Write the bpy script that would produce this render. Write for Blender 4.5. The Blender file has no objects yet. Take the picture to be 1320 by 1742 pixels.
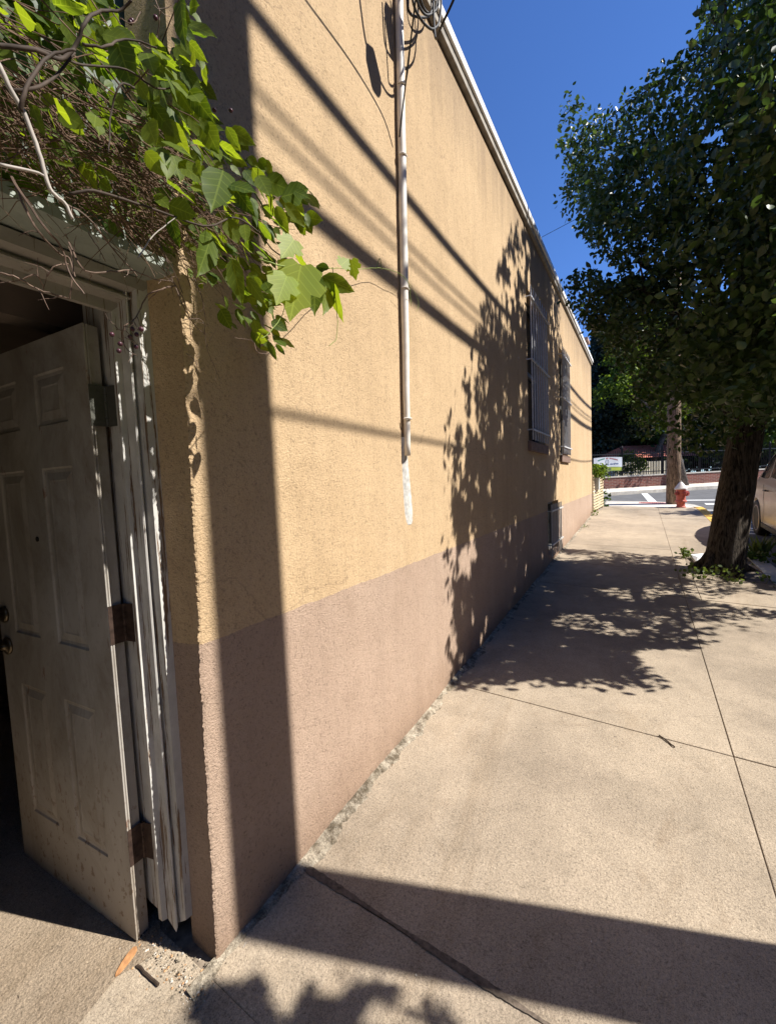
import bpy, bmesh, math, random
import numpy as np
from mathutils import Vector, Matrix
random.seed(7); rng = np.random.default_rng(7)
sc = bpy.context.scene
COL = sc.collection
R = math.radians

# ------------------------------------------------------------------ camera
FOC, YAW, PITCH, ROLL = 701.5, .55255, .066096, -.041372
GY, GX, H = .03992, .02903, 1.5                      # street climbs 4 % away from the viewer, 3 % towards the wall
cy, sy, cp, sp = math.cos(YAW), math.sin(YAW), math.cos(PITCH), math.sin(PITCH)
_F = Vector((-sy*cp, cy*cp, -sp)); _r = Vector((cy, sy, 0)); _u = _r.cross(_F)
_R2 = _r*math.cos(ROLL)+_u*math.sin(ROLL); _U2 = -_r*math.sin(ROLL)+_u*math.cos(ROLL)
CAM = Vector((0, 0, H))
cd = bpy.data.cameras.new('camera'); cam = bpy.data.objects.new('camera', cd); COL.objects.link(cam)
cd.sensor_fit = 'VERTICAL'; cd.sensor_height = 24; cd.lens = FOC/1742*24
cd.clip_start = .02; cd.clip_end = 2000
M = Matrix((_R2, _U2, -_F)).transposed().to_4x4(); M.translation = CAM
cam.matrix_world = M; sc.camera = cam

def proj(p):
    v = Vector(p)-CAM; w = v.dot(_F)
    return (660+FOC*v.dot(_R2)/w, 871-FOC*v.dot(_U2)/w, w)
def projn(P):                                         # numpy, many points
    V = P-np.array(CAM); w = V@np.array(_F); ws = np.where(w > .01, w, np.nan)
    return 660+FOC*(V@np.array(_R2))/ws, 871-FOC*(V@np.array(_U2))/ws, w
def ray(px, py): return _F+_R2*((px-660)/FOC)-_U2*((py-871)/FOC)
def onx(px, py, x): d = ray(px, py); return CAM+d*(x/d.x)
def ony(px, py, y): d = ray(px, py); return CAM+d*(y/d.y)
def gz(x, y): return GY*max(-30, min(40, y))-GX*max(-25, min(25, x))
def atw(px, py, w): return CAM+ray(px, py)*w

# ------------------------------------------------------------------ light
SUN_EL, SUN_AZ = R(48), R(20)                         # azimuth counted from +X towards +Y
SUN = Vector((math.cos(SUN_EL)*math.cos(SUN_AZ), math.cos(SUN_EL)*math.sin(SUN_AZ), math.sin(SUN_EL)))
w = bpy.data.worlds.new("World"); sc.world = w; w.use_nodes = True
nt = w.node_tree; bg = nt.nodes['Background']
sky = nt.nodes.new('ShaderNodeTexSky'); sky.sky_type = 'NISHITA'; sky.sun_disc = False
sky.sun_elevation = SUN_EL; sky.sun_rotation = math.pi/2-SUN_AZ
sky.altitude = 300; sky.air_density = .95; sky.dust_density = .1; sky.ozone_density = 4.5
tint = nt.nodes.new('ShaderNodeMix'); tint.data_type = 'RGBA'; tint.blend_type = 'MULTIPLY'; tint.inputs[0].default_value = 1; tint.inputs[7].default_value = (.66, .92, 1.34, 1)
nt.links.new(sky.outputs[0], tint.inputs[6]); nt.links.new(tint.outputs[2], bg.inputs[0]); bg.inputs[1].default_value = .073
sl = bpy.data.lights.new('sun', 'SUN'); sl.energy = 5.0; sl.angle = R(.53); sl.color = (1, .955, .88)
so = bpy.data.objects.new('sun', sl); COL.objects.link(so)
so.rotation_euler = (-SUN).to_track_quat('-Z', 'Y').to_euler()
sc.view_settings.view_transform = 'Standard'; sc.view_settings.look = 'None'
sc.view_settings.exposure = .94; sc.view_settings.gamma = 1

# ------------------------------------------------------------------ helpers
def tag(o, label=None, cat=None, group=None, kind=None):
    if label: o['label'] = label
    if cat: o['category'] = cat
    if group: o['group'] = group
    if kind: o['kind'] = kind
    return o
def empty(name, loc, label, cat, group=None):
    o = bpy.data.objects.new(name, None); COL.objects.link(o); o.location = loc; o.empty_display_size = .1
    bpy.context.view_layer.update()
    return tag(o, label, cat, group)
class MB:
    def __init__(s): s.v = []; s.f = []; s.m = []; s.mi = 0
    def add(s, vs, fs):
        b = len(s.v); s.v += [tuple(v) for v in vs]
        for f in fs: s.f.append(tuple(b+i for i in f)); s.m.append(s.mi)
    def box(s, a, b, rot=None, piv=None):
        x0, y0, z0 = a; x1, y1, z1 = b
        vs = [Vector(p) for p in ((x0,y0,z0),(x1,y0,z0),(x1,y1,z0),(x0,y1,z0),(x0,y0,z1),(x1,y0,z1),(x1,y1,z1),(x0,y1,z1))]
        if rot is not None: vs = [piv+rot@(v-piv) for v in vs]
        s.add(vs, [(0,3,2,1),(4,5,6,7),(0,1,5,4),(1,2,6,5),(2,3,7,6),(3,0,4,7)])
    def obox(s, o, ax, ay, az):                        # oriented box: corner + three edge vectors
        o, ax, ay, az = map(Vector, (o, ax, ay, az))
        vs = [o, o+ax, o+ax+ay, o+ay, o+az, o+ax+az, o+ax+ay+az, o+ay+az]
        s.add(vs, [(0,3,2,1),(4,5,6,7),(0,1,5,4),(1,2,6,5),(2,3,7,6),(3,0,4,7)])
    def tube(s, pts, rad, n=8, cap=True):
        pts = [Vector(p) for p in pts]; k = len(pts)
        if not hasattr(rad, '__len__'): rad = [rad]*k
        up = None; rings = []
        for i, p in enumerate(pts):
            t = (pts[min(i+1, k-1)]-pts[max(i-1, 0)])
            t = t.normalized() if t.length > 1e-9 else Vector((0, 0, 1))
            if up is None: up = t.orthogonal().normalized()
            else:
                up = up-t*up.dot(t); up = up.normalized() if up.length > 1e-6 else t.orthogonal().normalized()
            q = t.cross(up)
            rings.append([p+(up*math.cos(2*math.pi*j/n)+q*math.sin(2*math.pi*j/n))*rad[i] for j in range(n)])
        fs = []
        for i in range(k-1):
            for j in range(n): fs.append((i*n+j, i*n+(j+1) % n, (i+1)*n+(j+1) % n, (i+1)*n+j))
        if cap: fs += [tuple(range(n))[::-1], tuple((k-1)*n+j for j in range(n))]
        s.add([v for r_ in rings for v in r_], fs)
    def lathe(s, c, prof, n=24, axis=Vector((0, 0, 1))):   # prof: (radius, height)
        axis = Vector(axis).normalized(); a = axis.orthogonal().normalized(); b = axis.cross(a); c = Vector(c)
        vs = [c+axis*h+(a*math.cos(2*math.pi*j/n)+b*math.sin(2*math.pi*j/n))*r_ for r_, h in prof for j in range(n)]
        fs = [(i*n+j, i*n+(j+1) % n, (i+1)*n+(j+1) % n, (i+1)*n+j) for i in range(len(prof)-1) for j in range(n)]
        fs += [tuple(range(n))[::-1], tuple((len(prof)-1)*n+j for j in range(n))]
        s.add(vs, fs)
    def build(s, name, mats, parent=None, smooth=False, bevel=0, seg=2):
        me = bpy.data.meshes.new(name); me.from_pydata(s.v, [], s.f)
        mats = mats if isinstance(mats, list) else [mats]
        for m_ in mats: me.materials.append(m_)
        me.polygons.foreach_set('material_index', s.m)
        if smooth: me.polygons.foreach_set('use_smooth', [True]*len(s.f))
        me.update(); o = bpy.data.objects.new(name, me); COL.objects.link(o)
        if parent is not None:
            o.parent = parent; o.matrix_parent_inverse = parent.matrix_world.inverted()
        if bevel:
            b = o.modifiers.new('bevel', 'BEVEL'); b.width = bevel; b.segments = seg; b.limit_method = 'ANGLE'; b.angle_limit = R(35)
        return o
def fixn(o):
    bm = bmesh.new(); bm.from_mesh(o.data); bmesh.ops.recalc_face_normals(bm, faces=bm.faces); bm.to_mesh(o.data); bm.free(); return o
def struct(mb, name, mat, **k):
    o = mb.build(name, mat, **k); o['kind'] = 'structure'; return o

# ------------------------------------------------------------------ materials
class NT:
    def __init__(s, name, rough=.8, spec=.3, metal=0):
        m = bpy.data.materials.new(name); m.use_nodes = True; s.m = m; s.t = m.node_tree; s.n = s.t.nodes; s.b = s.n['Principled BSDF']
        s.b.inputs['Roughness'].default_value = rough; s.b.inputs['Specular IOR Level'].default_value = spec; s.b.inputs['Metallic'].default_value = metal
        s.tc = None
    def L(s, a, b): s.t.links.new(a, b)
    def co(s, scale=(1, 1, 1), kind='Object'):
        if s.tc is None: s.tc = s.n.new('ShaderNodeTexCoord')
        mp = s.n.new('ShaderNodeMapping'); mp.inputs['Scale'].default_value = scale
        s.L(s.tc.outputs[kind], mp.inputs[0]); return mp.outputs[0]
    def noise(s, scale, detail=4, rough=.55, sc3=(1, 1, 1), kind='Object', dist=0):
        n = s.n.new('ShaderNodeTexNoise'); n.inputs['Scale'].default_value = scale; n.inputs['Detail'].default_value = detail
        n.inputs['Roughness'].default_value = rough; n.inputs['Distortion'].default_value = dist
        s.L(s.co(sc3, kind), n.inputs['Vector']); return n.outputs['Fac']
    def voro(s, scale, sc3=(1, 1, 1), feat='F1', out='Distance'):
        n = s.n.new('ShaderNodeTexVoronoi'); n.inputs['Scale'].default_value = scale; n.feature = feat
        s.L(s.co(sc3), n.inputs['Vector']); return n.outputs[out]
    def ramp(s, fac, stops, interp='LINEAR'):
        r_ = s.n.new('ShaderNodeValToRGB'); e = r_.color_ramp.elements; r_.color_ramp.interpolation = interp
        while len(e) > 1: e.remove(e[-1])
        for i, (p, c) in enumerate(stops):
            if i == 0: e[0].position = p
            el = e[0] if i == 0 else e.new(p)
            el.color = (c, c, c, 1) if not hasattr(c, '__len__') else (*c[:3], 1)
        s.L(fac, r_.inputs[0]); return r_.outputs[0]
    def mix(s, fac, a, b, mode='MIX'):
        n = s.n.new('ShaderNodeMix'); n.data_type = 'RGBA'; n.blend_type = mode
        for inp, v in ((0, fac), (6, a), (7, b)):
            if hasattr(v, 'is_linked') or isinstance(v, bpy.types.NodeSocket): s.L(v, n.inputs[inp])
            elif inp == 0: n.inputs[0].default_value = v
            else: n.inputs[inp].default_value = (*v[:3], 1)
        return n.outputs[2]
    def math(s, op, a, b=0, c=0):
        n = s.n.new('ShaderNodeMath'); n.operation = op
        for i, v in enumerate((a, b, c)):
            if isinstance(v, bpy.types.NodeSocket): s.L(v, n.inputs[i])
            else: n.inputs[i].default_value = v
        return n.outputs[0]
    def sep(s, kind='Object'):
        n = s.n.new('ShaderNodeSeparateXYZ'); s.L(s.co((1, 1, 1), kind), n.inputs[0]); return n.outputs
    def bump(s, h, strength=.5, dist=.002, prev=None):
        n = s.n.new('ShaderNodeBump'); n.inputs['Strength'].default_value = strength; n.inputs['Distance'].default_value = dist
        s.L(h, n.inputs['Height'])
        if prev is not None: s.L(prev, n.inputs['Normal'])
        s.L(n.outputs[0], s.b.inputs['Normal']); return n.outputs[0]
    def color(s, c):
        if isinstance(c, bpy.types.NodeSocket): s.L(c, s.b.inputs['Base Color'])
        else: s.b.inputs['Base Color'].default_value = (*c[:3], 1)
        return s
def simple(name, col, rough=.7, var=.15, scale=6, metal=0, spec=.3, bump=0, bs=60):
    n = NT(name, rough, spec, metal)
    d = tuple(c*(1-var) for c in col); l = tuple(min(1, c*(1+var)) for c in col)
    n.color(n.ramp(n.noise(scale, 6), [(.3, d), (.7, l)]))
    if bump: n.bump(n.noise(bs, 4), .6, bump)
    return n.m

def stucco():
    n = NT('stucco_paint', .92, .15)
    z = n.sep()[2]
    wob = n.math('ADD', z, n.math('MULTIPLY', n.math('SUBTRACT', n.noise(5.5, 9, .7), .5), .035))
    band = n.ramp(wob, [(.0, 0), (.1, 0)])           # placeholder, replaced below
    up = n.math('GREATER_THAN', wob, 1.05)
    tan_ = n.ramp(n.noise(1.3, 8, .6, (1, 1, .35)), [(.25, (.475, .338, .20)), (.55, (.535, .386, .232)), (.8, (.58, .425, .265))])
    pink = n.ramp(n.noise(1.6, 8, .6, (1, 1, .5)), [(.25, (.37, .265, .198)), (.55, (.425, .312, .235)), (.8, (.47, .355, .275))])
    c = n.mix(up, pink, tan_)
    streak = n.ramp(n.noise(9, 6, .6, (1, 1, .06)), [(.35, .86), (.55, 1), (.75, 1.04)])
    c = n.mix(.45, c, streak, 'MULTIPLY')
    grime = n.ramp(n.noise(3.2, 9, .7), [(.3, (.75, .72, .68)), (.5, (1, 1, 1))])
    c = n.mix(.35, c, grime, 'MULTIPLY')
    # splashed dirt near the pavement
    x, y, zz = n.sep()
    rel = n.math('SUBTRACT', zz, n.math('MULTIPLY', y, GY))
    dirt = n.ramp(n.math('ADD', rel, n.math('MULTIPLY', n.noise(6, 8, .65), .22)), [(.08, (.50, .46, .42)), (.22, (.8, .77, .74)), (.42, (1, 1, 1))])
    c = n.mix(.8, c, dirt, 'MULTIPLY')
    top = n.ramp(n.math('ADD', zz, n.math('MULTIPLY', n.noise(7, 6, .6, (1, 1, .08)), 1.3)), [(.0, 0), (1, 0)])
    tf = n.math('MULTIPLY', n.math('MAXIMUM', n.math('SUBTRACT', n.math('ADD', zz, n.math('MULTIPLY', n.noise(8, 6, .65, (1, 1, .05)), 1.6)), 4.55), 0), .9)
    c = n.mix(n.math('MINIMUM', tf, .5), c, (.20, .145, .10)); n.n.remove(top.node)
    ce = n.n.new('ShaderNodeTexVoronoi'); ce.feature = 'DISTANCE_TO_EDGE'; ce.inputs['Scale'].default_value = .55
    wv_ = n.n.new('ShaderNodeVectorMath'); wv_.operation = 'ADD'; nz = n.n.new('ShaderNodeTexNoise'); nz.inputs['Scale'].default_value = 3; nz.inputs['Detail'].default_value = 6; n.L(n.co((1, 1, 1)), nz.inputs['Vector']); sc_ = n.n.new('ShaderNodeVectorMath'); sc_.operation = 'SCALE'; sc_.inputs['Scale'].default_value = .5; n.L(nz.outputs['Color'], sc_.inputs[0])
    n.L(n.co((1, 1, 1)), wv_.inputs[0]); n.L(sc_.outputs[0], wv_.inputs[1]); n.L(wv_.outputs[0], ce.inputs['Vector'])
    crack = n.math('MULTIPLY', n.math('LESS_THAN', ce.outputs['Distance'], .0016), n.math('GREATER_THAN', n.noise(1.1, 3), .53))
    c = n.mix(n.math('MULTIPLY', crack, .25), c, (.12, .085, .06))
    sb_ = n.ramp(n.noise(11, 9, .8), [(.66, 0), (.70, 1)]); c = n.mix(n.math('MULTIPLY', sb_, .22), c, (.60, .50, .38))
    pits = n.ramp(n.noise(105, 6, .74), [(.36, .42), (.45, .98), (.62, 1.08)])
    c = n.mix(.72, c, pits, 'MULTIPLY')
    n.color(c)
    g1 = n.noise(120, 7, .75); g2 = n.voro(170); g3 = n.noise(2.2, 4, .5); g4 = n.noise(26, 5, .6, (1, 1, .45))
    b = n.bump(g3, .6, .03); b = n.bump(g4, .7, .0055, b); b = n.bump(g2, .5, .0028, b); b = n.bump(g1, .95, .0050, b)
    n.n.remove(band.node)
    return n.m
def concrete(name='concrete', base=(.340, .280, .213), amp=1.0):
    n = NT(name, .93, .2)
    d = tuple(c*.78 for c in base); l = tuple(min(1, c*1.15) for c in base)
    c = n.ramp(n.noise(1.1, 10, .62), [(.28, d), (.5, base), (.75, l)])
    c = n.mix(.55, c, n.ramp(n.noise(7, 8, .65), [(.3, .72), (.6, 1.05)]), 'MULTIPLY')
    sp_ = n.ramp(n.noise(120, 7, .8), [(.37, .36), (.46, .93), (.56, 1.05), (.67, 1.45)])
    c = n.mix(.75, c, sp_, 'MULTIPLY')
    pit = n.ramp(n.voro(48), [(.05, .45), (.14, 1)])
    c = n.mix(.35, c, pit, 'MULTIPLY')
    st = n.ramp(n.noise(2.6, 7, .7, dist=1.5), [(.58, (1, 1, 1)), (.72, (.74, .70, .66))])
    c = n.mix(.6, c, st, 'MULTIPLY')
    gum = n.math('LESS_THAN', n.voro(2.3), .035); c = n.mix(n.math('MULTIPLY', gum, .5), c, (.09, .075, .06))
    bl = n.ramp(n.noise(.55, 4, .5), [(.40, (.86, .85, .84)), (.60, (1.06, 1.05, 1.02))]); c = n.mix(.8, c, bl, 'MULTIPLY')
    tr_ = n.ramp(n.noise(1.6, 9, .75, (1, .25, 1), dist=.8), [(.54, (1, 1, 1)), (.66, (.80, .76, .71))]); c = n.mix(.7, c, tr_, 'MULTIPLY')
    ag = n.ramp(n.noise(330, 3, .7), [(.36, .45), (.47, 1), (.60, 1.3)]); c = n.mix(.7, c, ag, 'MULTIPLY')
    n.color(c)
    b = n.bump(n.noise(3.5, 5), .5, .010*amp); b = n.bump(n.voro(120), .6, .0022*amp, b); b = n.bump(n.noise(300, 5, .7), .8, .0022*amp, b)
    return n.m
def paint_wood(name, base, chip=(.2, .13, .08), amount=.62, rough=.55):
    n = NT(name, rough, .35)
    c = n.ramp(n.noise(4, 6), [(.3, tuple(v*.88 for v in base)), (.7, base)])
    g = n.noise(60, 8, .7, (1, 1, .045)); k = n.ramp(g, [(amount-.045, 0), (amount-.025, 1)])
    c = n.mix(k, c, chip)
    d = n.ramp(n.noise(14, 8, .7), [(.35, .66), (.6, 1)])
    c = n.mix(.5, c, d, 'MULTIPLY'); n.color(c)
    b = n.bump(n.math('SUBTRACT', 1, k), .5, .0012); n.bump(g, .4, .001, b)
    return n.m
def door_paint():
    n = NT('door_paint', .42, .4)
    c = n.ramp(n.noise(2.5, 6), [(.3, (.34, .315, .28)), (.7, (.42, .395, .36))])
    x, y, z = n.sep()
    low = n.ramp(n.math('ADD', z, n.math('MULTIPLY', n.noise(5, 6), .5)), [(.35, 1), (1.1, 0)])
    sp_ = n.ramp(n.noise(46, 9, .62, (1, 1, .6)), [(.575, 0), (.61, 1)])
    c = n.mix(n.math('MULTIPLY', sp_, n.math('ADD', n.math('MULTIPLY', low, .85), .15)), c, (.13, .075, .04))
    sm = n.ramp(n.noise(3.5, 9, .75, (1, 1, .5), dist=1), [(.45, (1, 1, 1)), (.62, (.6, .55, .48))])
    c = n.mix(.75, c, sm, 'MULTIPLY')
    c = n.mix(n.math('MULTIPLY', low, .30), c, (.36, .27, .18))
    rs = n.ramp(n.noise(24, 6, .7, (1, 1, .25)), [(.64, 0), (.67, 1)])
    c = n.mix(n.math('MULTIPLY', rs, .7), c, (.16, .06, .03))
    n.color(c); n.bump(n.noise(45, 5, .6), .25, .001)
    return n.m
def leafmat(name, c1, c2, trans=.45, rough=.45, spec=.4, scale=3, vein=True, tcol=None):
    n = NT(name, rough, spec)
    inf = n.n.new('ShaderNodeTexNoise'); inf.inputs['Scale'].default_value = scale; inf.inputs['Detail'].default_value = 3
    at = n.n.new('ShaderNodeAttribute'); at.attribute_name = 'lid'
    c = n.mix(at.outputs['Fac'], c1, c2)
    if vein:
        uv = n.n.new('ShaderNodeUVMap'); s_ = n.n.new('ShaderNodeSeparateXYZ'); n.L(uv.outputs[0], s_.inputs[0])
        av = n.math('ABSOLUTE', s_.outputs[1])
        mid = n.math('LESS_THAN', av, .014)
        side = n.math('SUBTRACT', n.math('MULTIPLY', s_.outputs[0], 6), n.math('MULTIPLY', av, 5.5))
        fr = n.math('FRACT', side); ve = n.math('LESS_THAN', n.math('ABSOLUTE', n.math('SUBTRACT', fr, .5)), .07)
        k = n.math('MAXIMUM', mid, n.math('MULTIPLY', ve, .7))
        c = n.mix(n.math('MULTIPLY', k, .28), c, tuple(min(1, v*1.9+.03) for v in c2))
    n.color(c)
    tr = n.n.new('ShaderNodeBsdfTranslucent'); mx = n.n.new('ShaderNodeMixShader'); mx.inputs[0].default_value = trans
    tc_ = n.mix(1.0, c, tcol or (1.9, 2.0, .7), 'MULTIPLY'); n.L(tc_, tr.inputs[0])
    out = n.n['Material Output']; n.L(n.b.outputs[0], mx.inputs[1]); n.L(tr.outputs[0], mx.inputs[2]); n.L(mx.outputs[0], out.inputs[0])
    return n.m
def bark(name, base):
    n = NT(name, .95, .1)
    g = n.noise(46, 8, .66, (1, 1, .13), dist=1.0)
    n.color(n.ramp(g, [(.38, tuple(v*.22 for v in base)), (.48, base), (.60, tuple(v*1.9 for v in base))]))
    b = n.bump(g, 1, .05); n.bump(n.noise(120, 6), .5, .004, b); return n.m
def brick():
    n = NT('brick', .9, .2)
    t = n.n.new('ShaderNodeTexBrick'); t.inputs['Scale'].default_value = 1; t.inputs['Brick Width'].default_value = .21; t.inputs['Row Height'].default_value = .072; t.inputs['Mortar Size'].default_value = .009
    t.inputs['Color1'].default_value = (.17, .055, .04, 1); t.inputs['Color2'].default_value = (.11, .04, .032, 1); t.inputs['Mortar'].default_value = (.2, .15, .13, 1)
    mp = n.n.new('ShaderNodeMapping'); tc = n.n.new('ShaderNodeTexCoord'); mp.inputs['Rotation'].default_value = (R(90), 0, 0)
    n.L(tc.outputs['Object'], mp.inputs[0]); n.L(mp.outputs[0], t.inputs[0]); n.color(t.outputs[0]); return n.m
def plaster_white():
    return simple('painted_metal_white', (.78, .76, .72), .5, .06, 9)

STUCCO = stucco(); CONC = concrete(); CONC2 = concrete('apron_concrete', (.60, .56, .50), .6)
MORTAR = concrete('crumbled_mortar', (.36, .315, .25), 3.0)
_n = MORTAR.node_tree; _b = _n.nodes['Principled BSDF']; _src = _b.inputs['Base Color'].links[0].from_socket
_no = _n.nodes.new('ShaderNodeTexNoise'); _no.inputs['Scale'].default_value = 17; _no.inputs['Detail'].default_value = 8; _no.inputs['Roughness'].default_value = .75; _tc = _n.nodes.new('ShaderNodeTexCoord'); _n.links.new(_tc.outputs['Object'], _no.inputs['Vector'])
_ra = _n.nodes.new('ShaderNodeValToRGB'); _ra.color_ramp.elements[0].position = .40; _ra.color_ramp.elements[0].color = (.35, .32, .28, 1); _ra.color_ramp.elements[1].position = .60; _ra.color_ramp.elements[1].color = (1.25, 1.25, 1.25, 1); _n.links.new(_no.outputs['Fac'], _ra.inputs[0])
_mx = _n.nodes.new('ShaderNodeMix'); _mx.data_type = 'RGBA'; _mx.blend_type = 'MULTIPLY'; _mx.inputs[0].default_value = 1; _n.links.new(_src, _mx.inputs[6]); _n.links.new(_ra.outputs[0], _mx.inputs[7]); _n.links.new(_mx.outputs[2], _b.inputs['Base Color'])
ASPH = simple('asphalt', (.105, .105, .108), .9, .2, 3, bump=.004, bs=180)
SOIL = simple('soil', (.045, .032, .022), .98, .5, 20, bump=.02, bs=40)
CURBC = simple('curb_concrete', (.42, .40, .36), .9, .12, 5, bump=.002)
YELLOW = simple('yellow_curb_paint', (.60, .36, .07), .8, .25, 14, bump=.001)
WHITEP = simple('road_paint_white', (.72, .72, .70), .8, .12, 12)
COPM = plaster_white(); COPG = simple('coping_concrete', (.30, .27, .23), .9, .3, 12, bump=.004, bs=30)
DOORM = door_paint(); TRIM = paint_wood('weathered_trim_paint', (.58, .565, .53), amount=.60)
TRIM2 = paint_wood('casing_paint', (.36, .33, .29), (.2, .15, .11), .66)
GREENB = paint_wood('grey_green_board', (.20, .235, .20), (.14, .12, .09), .72, .7)
HINGE = simple('rusty_hinge', (.07, .045, .035), .6, .45, 40, metal=.5)
HINGEG = simple('grey_hinge', (.10, .10, .085), .55, .15, 40, metal=.4)
DARK = simple('dark_interior', (.05, .042, .035), .9, .3, 4)
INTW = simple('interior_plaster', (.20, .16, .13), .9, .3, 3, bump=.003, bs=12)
KNOB = simple('aged_brass', (.16, .13, .09), .35, .2, 30, metal=.9)
BLACK = simple('black_rubber', (.018, .018, .018), .6, .2, 30)
PIPEM = simple('painted_conduit', (.70, .655, .59), .5, .12, 20, bump=.0006, bs=90)
GLASS = simple('window_glass', (.02, .022, .025), .08, .1, 2, spec=.6)
BARM = simple('grey_bar_paint', (.52, .52, .54), .55, .15, 30)
FRAMEM = simple('window_frame_paint', (.13, .13, .13), .6, .1, 10)
BARK = bark('bark', (.072, .060, .049)); BARK2 = bark('bark_far', (.13, .11, .095))
WOODP = bark('pole_wood', (.19, .135, .095))
IRON = simple('black_iron', (.012, .012, .014), .5, .2, 10)
TWIG = simple('dry_twig', (.12, .072, .046), .85, .5, 30)
TWIGD = simple('dark_vine_bark', (.05, .034, .024), .8, .4, 30)
TWIGL = simple('pale_dead_stem', (.36, .32, .28), .7, .25, 30)
STEMG = simple('green_stem', (.20, .26, .05), .6, .3, 30)
VLEAF = leafmat('vine_leaf', (.045, .085, .012), (.15, .20, .026), .55, .52, .28, tcol=(2.1, 1.95, .5))
VLEAFY = leafmat('young_vine_leaf', (.20, .26, .03), (.27, .33, .045), .5, .5, .3)
TLEAF = leafmat('tree_leaf', (.020, .042, .015), (.060, .092, .026), .26, .42, .36, vein=False)
BLEAF = leafmat('far_leaf_bright', (.06, .095, .016), (.14, .19, .034), .35, .6, .2, vein=False)
DLEAF = leafmat('conifer_needles', (.010, .020, .017), (.022, .038, .032), .1, .6, .2, vein=False)
MLEAF = leafmat('far_leaf_dark', (.02, .04, .01), (.05, .085, .02), .25, .6, .2, vein=False)
WEED = leafmat('weed_leaf', (.05, .075, .025), (.13, .16, .06), .35, .6, .2, vein=False)

# ------------------------------------------------------------------ leaf meshes
def _ovate(n=11, wmax=.27, teeth=.012):
    rows = [(0, 0)]+[((i+.5)/n, wmax*math.sin(math.pi*((i+.5)/n)**.72)**.85+(teeth if i % 2 else -teeth*.4)) for i in range(n)]+[(1.06, 0)]
    mid = [(t, 0, -.06*t*t) for t, _ in rows]; R_ = [(t+(.012 if i % 2 else 0), w_, .16*w_-.06*t*t+.012*math.sin(i*1.3)) for i, (t, w_) in enumerate(rows)][1:-1]; L_ = [(t, -w_, h-.01*math.cos(i*1.7)) for i, (t, w_, h) in enumerate(R_)]
    m_ = len(mid); k = len(R_); f = [(0, m_, 1), (0, 1, m_+k)]
    for i in range(k-1): f += [(1+i, m_+i, m_+i+1, 2+i), (1+i, 2+i, m_+k+i+1, m_+k+i)]
    f += [(k, m_+k-1, m_-1), (k, m_-1, m_+2*k-1)]
    return dict(v=mid+R_+L_, f=f)
OV = _ovate()  # ovate toothed leaf folded on the midrib: (along, across, lift)
PEAR = dict(v=[(0,0,0),(.18,.25,.04),(.5,.36,.06),(.8,.2,.02),(1,0,-.05),(.8,-.2,.02),(.5,-.36,.06),(.18,-.25,.04)],
 f=[(0,1,2,3,4),(0,4,5,6,7)])
_l = [(.0,.0),(-.08,.16),(.05,.40),(.22,.36),(.33,.52),(.52,.42),(.50,.26),(.72,.30),(.80,.16),(1.08,0)]
LOB = dict(v=[(a,b,.04*abs(b)/.5) for a,b in _l]+[(a,-b,.04*abs(b)/.5) for a,b in _l[1:-1]][::-1], f=[tuple(range(18))])
LOB['v'].append((.3,0,0)); LOB['f'] = [(18,i,(i+1) % 18) for i in range(18)]
BLADE = dict(v=[(0,.03,0),(.5,.035,.03),(1,0,-.12),(.5,-.035,.03),(0,-.03,0)], f=[(0,1,3,4),(1,2,3)])
CLUMP = dict(v=[(0,0,0),(.3,.32,.05),(.9,.25,.0),(1,-.12,-.05),(.55,-.4,.05),(.1,-.25,0)], f=[(0,1,2,3,4,5)])
def unit(a): return a/np.maximum(np.linalg.norm(a, axis=-1, keepdims=True), 1e-9)
def leaves(name, P, D, N, S, T, mat, parent=None, asp=1.0):
    n = len(P); tv = np.array(T['v']); D = unit(D); W = unit(np.cross(N, D)); U = np.cross(D, W)
    asp = np.broadcast_to(np.asarray(asp, float), (n,))
    V = P[:, None]+S[:, None, None]*(tv[None, :, 0:1]*D[:, None]+tv[None, :, 1:2]*W[:, None]*asp[:, None, None]+tv[None, :, 2:3]*U[:, None])
    k = len(tv); loops = []; ls = []; lt = []; uv = []; tot = 0
    base = [i for f in T['f'] for i in f]; sizes = [len(f) for f in T['f']]
    L = (np.array(base)[None]+k*np.arange(n)[:, None]).ravel()
    lt = np.tile(sizes, n); ls = np.concatenate([[0], np.cumsum(lt)[:-1]])
    me = bpy.data.meshes.new(name); me.vertices.add(n*k); me.vertices.foreach_set('co', V.ravel())
    me.loops.add(len(L)); me.loops.foreach_set('vertex_index', L.astype(np.int32))
    me.polygons.add(len(lt)); me.polygons.foreach_set('loop_start', ls.astype(np.int32)); me.polygons.foreach_set('loop_total', lt.astype(np.int32))
    me.update(calc_edges=True)
    u = me.uv_layers.new(name='UVMap'); uvv = tv[base][:, :2]; u.data.foreach_set('uv', np.tile(uvv, (n, 1)).ravel())
    a = me.attributes.new('lid', 'FLOAT', 'FACE'); a.data.foreach_set('value', np.repeat(rng.random(n), len(sizes)))
    me.materials.append(mat); me.polygons.foreach_set('use_smooth', [True]*len(lt)); me.validate()
    o = bpy.data.objects.new(name, me); COL.objects.link(o)
    if parent is not None: o.parent = parent; o.matrix_parent_inverse = parent.matrix_world.inverted()
    return o
def inpoly(x, y, poly):
    x = np.nan_to_num(np.asarray(x, float), nan=-1e5); y = np.nan_to_num(np.asarray(y, float), nan=-1e5); c = np.zeros(x.shape, bool); j = len(poly)-1
    for i in range(len(poly)):
        xi, yi = poly[i]; xj, yj = poly[j]
        c ^= ((yi > y) != (yj > y)) & (x < (xj-xi)*(y-yi)/((yj-yi) or 1e-9)+xi); j = i
    return c
def rnd(n): return unit(rng.normal(size=(n, 3)))

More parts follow.
